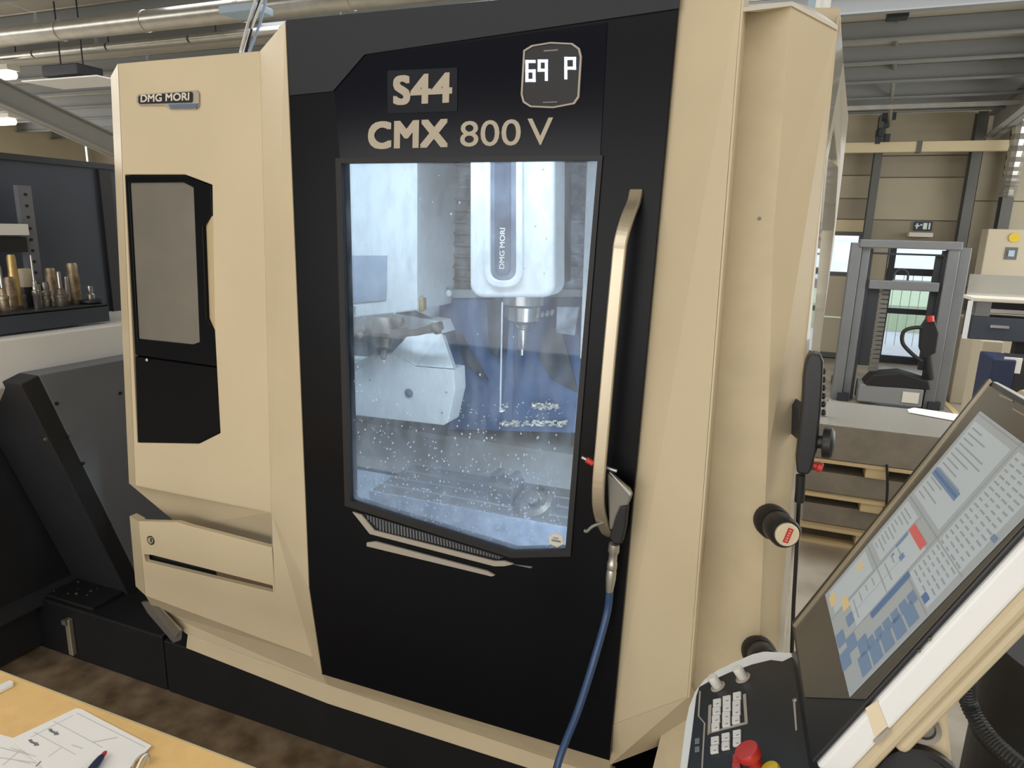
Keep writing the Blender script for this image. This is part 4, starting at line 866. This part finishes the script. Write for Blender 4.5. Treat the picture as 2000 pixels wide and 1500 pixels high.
# label, plug and screws on the near side of the housing
sp = B0+U; sn_ = -vv.cross(nn).normalized()
if sn_.y > 0: sn_ = -sn_
sidep = lambda px, py, o=.001: onplane(px, py, sp+sn_*o, sn_)
hull('side_label', [sidep(1690, 1383), sidep(1713, 1368), sidep(1733, 1418), sidep(1708, 1438)], sn_*.0008, mat('side_label_cream', (228, 214, 184), .5), Ct)
hull('side_latch', [sidep(1705, 1446), sidep(1733, 1420), sidep(1738, 1424), sidep(1713, 1452)], sn_*.003, trimgrey, Ct)
bm = NB()
for px, py in ((1816, 1248), (1795, 1271)): a_lathe(bm, sidep(px, py), sn_, [(.002, 0), (.002, .001)], 8)
mk('side_screws', bm, dsteel, Ct)
# key deck
H1 = Vector((.085, 1.22, 1.10)); O1 = Vector((-.031, 1.22, 1.018)); wv = (O1-H1).normalized(); nk = uu.cross(wv).normalized()
if nk.z < 0: nk = -nk
kp = lambda px, py, o=0: onplane(px, py, H1+nk*o, nk)
shell = [(1546, 1273), (1520, 1272), (1492, 1271), (1470, 1276), (1435, 1291), (1400, 1308), (1375, 1326), (1356, 1350), (1344, 1380), (1338, 1410), (1326, 1500), (1312, 1640), (1640, 1660), (1600, 1500), (1570, 1350)]
hull('key_deck_shell', [kp(*q) for q in shell], -nk*.045, white, Ct, bevel=.004, seg=3)
face = [(1530, 1294), (1507, 1291), (1470, 1300), (1425, 1316), (1385, 1334), (1367, 1344), (1361, 1362), (1352, 1440), (1344, 1500), (1332, 1640), (1632, 1655), (1596, 1500), (1562, 1320), (1548, 1285)]
kd = hull('key_deck', [kp(*q, .002) for q in face], nk*.003, consoleblk, Ct, bevel=.001)
hull('hinge_cover', [kp(1546, 1276, .004), kp(1556, 1270, .03), kp(1600, 1500, .03), kp(1640, 1700, .03), kp(1610, 1700, .004), kp(1580, 1500, .004)], -nk*.02, consoleblk, Ct)
KO = .0052
bm = NB(); path = [(1366, 1350), (1363, 1399), (1375, 1413), (1370, 1500)]
for (a, b), (c, d) in zip(path, path[1:]): a_hull(bm, [kp(a, b, KO), kp(a+3, b, KO), kp(c+3, d, KO), kp(c, d, KO)], nk*.0006)
mk('deck_line', bm, trimgrey, kd)
hull('hinge_line', [kp(1549, 1368, .03), kp(1553, 1366, .03), kp(1557, 1425, .03), kp(1554, 1428, .03)], nk*.0006, trimgrey, kd)
q = kp(1553, 1369, .03); lathe('hinge_lamp', q, nk, [(.004, 0), (.004, .002), (0, .003)], steel, kd, seg=10)
bm = NB()
fr = [((1384, 1378), (1390, 1376), (1388, 1432), (1382, 1436)), ((1382, 1434), (1387, 1429), (1458, 1410), (1460, 1414)), ((1451, 1357), (1457, 1355), (1461, 1413), (1455, 1413))]
for f_ in fr: a_hull(bm, [kp(*q, KO) for q in f_], nk*.0006)
mk('key_frame', bm, trimgrey, kd)
def keyquad(px, py, m, w_=15.5, h=14.5, hgt=.004, name='key'):
    sh = .33 # rows rise to the right
    pts = [(px-w_/2, py+h/2+sh*w_/2*.6), (px+w_/2, py+h/2-sh*w_/2*.6), (px+w_/2, py-h/2-sh*w_/2*.6), (px-w_/2, py-h/2+sh*w_/2*.6)]
    o = hull(name, [kp(*q, KO) for q in pts], nk*hgt, m, Ct, bevel=.001)
    bm = NB(); a_hull(bm, [kp(px-3, py+1, KO+hgt), kp(px+2, py-.5, KO+hgt), kp(px+2, py-2, KO+hgt), kp(px-3, py-.5, KO+hgt)], nk*.0002); mk('key_print', bm, print_grey, o)
for col in ([(1402, 1375), (1401, 1391), (1400, 1407), (1399, 1422)], [(1421, 1369), (1421, 1384), (1420, 1400), (1420, 1414)], [(1441, 1362), (1440, 1378), (1440, 1392), (1439, 1408)]):
    for q in col: keyquad(*q, keymat)
for col in ([(1398, 1449), (1397, 1466)], [(1419, 1442), (1419, 1459)], [(1441, 1436), (1441, 1452)]):
    for q in col: keyquad(*q, keymat)
keyquad(1441, 1483, red, 16, 15); keyquad(1440, 1499, red, 16, 15)
keyquad(1362, 1448, print_grey, 9, 11, .001, 'small_mark'); keyquad(1362, 1464, print_grey, 9, 11, .001, 'small_mark')
for px, py in ((1403, 1342), (1452, 1325)):
    q = kp(px, py, KO-.001); o = lathe('rotary_knob', q, nk, [(.009, 0), (.009, .006), (.0095, .008), (.0095, .022), (.0085, .024), (0, .0245)], whiteplastic, Ct, seg=20)
    lathe('knob_ring', q, nk, [(.0145, 0), (.0145, .002), (.012, .004), (.0105, .002)], trimgrey, o, seg=24)
q = kp(1478, 1497, KO); o = lathe('emergency_stop', q, nk, [(.011, 0), (.010, .014), (.0185, .018), (.020, .026), (.0185, .031), (.0, .033)], red, Ct, seg=28)
q = kp(1508, 1508, KO); lathe('yellow_button', q, nk, [(.0145, 0), (.0145, .006), (.013, .008), (0, .009)], yellow, Ct, seg=24)
q = kp(1505, 1535, KO); lathe('yellow_collar', q, nk, [(.026, 0), (.026, .002)], yellow, Ct, seg=24)
# swivel bracket and arm behind the console
yk = .86
def kx(x, y, d=.02): return P(x, y, yk+d)
hull('swivel_bracket', PP([(1868, 1364), (1780, 1395), (1700, 1500), (1690, 1600), (1880, 1600), (1862, 1500), (1853, 1400)], yk+.06), (0, .08, 0), cream, Ct, bevel=.012, seg=3)
q = P(1806, 1425, yk+.055); o = lathe('bracket_bolt', q, (0, -1, .15), [(.019, -.01), (.019, .003), (.013, .002), (.012, -.003), (0, -.003)], dsteel, Ct, seg=24)
q = P(1795, 1536, yk+.04); lathe('swivel_sleeve', q, (0, -1, .25), [(.052, -.07), (.052, .01), (.046, .014), (.042, .004), (.042, -.01), (0, -.01)], rubber, Ct, seg=36)
cyl('support_arm', (q.x, 1.0, q.z-.02), (q.x+.02, 1.0, .02), .045, cream, Ct); lathe('arm_foot', (q.x+.02, 1.0, 0), (0, 0, 1), [(.16, 0), (.16, .015), (.05, .03)], darksteel, Ct)
# ------------------------------------------------------------------ dark drum and hose on the floor, lower right
t = thing('coolant_drum', (1.45, 2.3, 0), 'black drum standing behind the console at the lower right edge', 'drum')
c = P(2125, 1400, 2.3); 
lathe('drum_body', (c.x+.0, 2.3, .03), (0, 0, 1), [(.27, 0), (.28, .02), (.28, .28), (.285, .29), (.28, .30), (.28, .6), (.27, .62)], rubber, t, seg=40)
tube('suction_hose', [P(1905, 1290, 2.0), P(1888, 1330, 2.0), P(1895, 1380, 2.0), P(1930, 1435, 1.95), P(1975, 1480, 1.9), P(2040, 1530, 1.85)], .022, plasticblk, rib=.1, n=16, label='black ribbed hose curving down beside the console', cat='hose')
# ================================================================== DESK
DZ = .85
t = thing('desk', (-1.2, .4, 0), 'light wood laminate desk in the lower left foreground', 'desk')
box('desk_top', (-2.4, .05, DZ-.03), (-.55, .832, DZ), deskm, t); box('edge_band', (-2.4, .832, DZ-.03), (-.55, .836, DZ+.0005), deskedge, t)
for x in (-2.3, -.7):
    for y in (.12, .74): box('leg', (x, y, 0), (x+.05, y+.05, DZ-.03), darksteel, t)
dp = lambda x, y, o=.001: P(x, y, DZ+o, 'z')
def sheetp(name, pts, o, label, lines, par=None):
    s = hull(name, [dp(*q, o) for q in pts], (0, 0, .0012), paper, label=label, cat='paper', group='drawing sheets on the desk')
    for i, (ln, w_, mm) in enumerate(lines):
        a, b = Vector((*ln[0], 0)), Vector((*ln[1], 0)); nrm = Vector((-(b-a).y, (b-a).x, 0)).normalized()*w_/2
        hull('printed_line', [dp((a+nrm).x, (a+nrm).y, o+.0013), dp((b+nrm).x, (b+nrm).y, o+.0013), dp((b-nrm).x, (b-nrm).y, o+.0013), dp((a-nrm).x, (a-nrm).y, o+.0013)], (0, 0, .0002), mm, s)
    return s
lg = mat('pale_grey_print', (206, 206, 202), .7)
sheetp('drawing_sheet', [(-60, 1412), (0, 1435), (60, 1452), (160, 1520), (120, 1620), (-90, 1560)], .001, 'creased technical drawing sheet underneath, at the left edge',
       [(((0, 1460), (60, 1475)), 2, lg), (((0, 1480), (70, 1490)), 2, lg), (((5, 1495), (40, 1465)), 1.5, lg)])
s = sheetp('drawing_sheet', [(149, 1384), (160, 1386), (205, 1410), (296, 1457), (215, 1540), (110, 1520), (22, 1444)], .006, 'folded white technical drawing on top with two small grey arrows',
       [(((150, 1393), (285, 1460)), 1.6, lg), (((105, 1409), (200, 1460)), 1.6, lg), (((66, 1430), (148, 1474)), 1.6, lg), (((140, 1455), (162, 1462)), 2.2, lg), (((60, 1440), (143, 1397)), 1, lg), (((180, 1450), (230, 1440)), 2, lg),
        (((95, 1478), (120, 1460)), 1.4, lg), (((70, 1497), (80, 1487)), 2, print_grey), (((20, 1460), (70, 1478)), 1.5, lg), (((30, 1485), (60, 1492)), 1.5, lg)])
for cx, cy in ((105, 1430), (66, 1451)):
    bm = NB(); a_hull(bm, [dp(cx+a, cy+b, .0074) for a, b in ((-11, -6), (-4, -7), (-2, -3), (5, 0), (6, -2), (11, 5), (0, 6), (1, 3), (-8, -1))], (0, 0, .0003)); mk('printed_arrow', bm, print_grey, s)
for k in range(3):
    bm = NB(); a_tube(bm, [dp(258+k*9, 1500+k*2, .004), dp(266+k*9, 1484, .016), dp(278+k*6, 1474, .02), dp(288+k*2, 1472+k*3, .014), dp(293, 1484+k*4, .004)], .0018, 6); mk('rolled_page', bm, trimgrey if k != 1 else paper, s, smooth=True)
t = thing('marker_pen', dp(195, 1485, .01), 'dark blue marker pen with red tip lying on the drawing', 'pen')
a = dp(207, 1468, .016); b = dp(165, 1520, .016); ax = b-a
lathe('barrel', a, ax, [(.0035, .008), (.006, .015), (.0075, .03), (.0078, ax.length)], darkblue, t, seg=16); lathe('red_tip', a, ax, [(.0025, 0), (.0042, .004), (.0045, .012), (.0036, .014)], red, t, seg=14)
t = hull('white_eraser', [dp(-20, 1352), dp(20, 1334), dp(27, 1337), dp(26, 1341), dp(-18, 1364)], (0, 0, .008), white, label='white flat stick lying at the left edge of the desk', cat='stick', bevel=.001)
for k in list(ceil.keys()):
    if k in ('label', 'category'): del ceil[k]
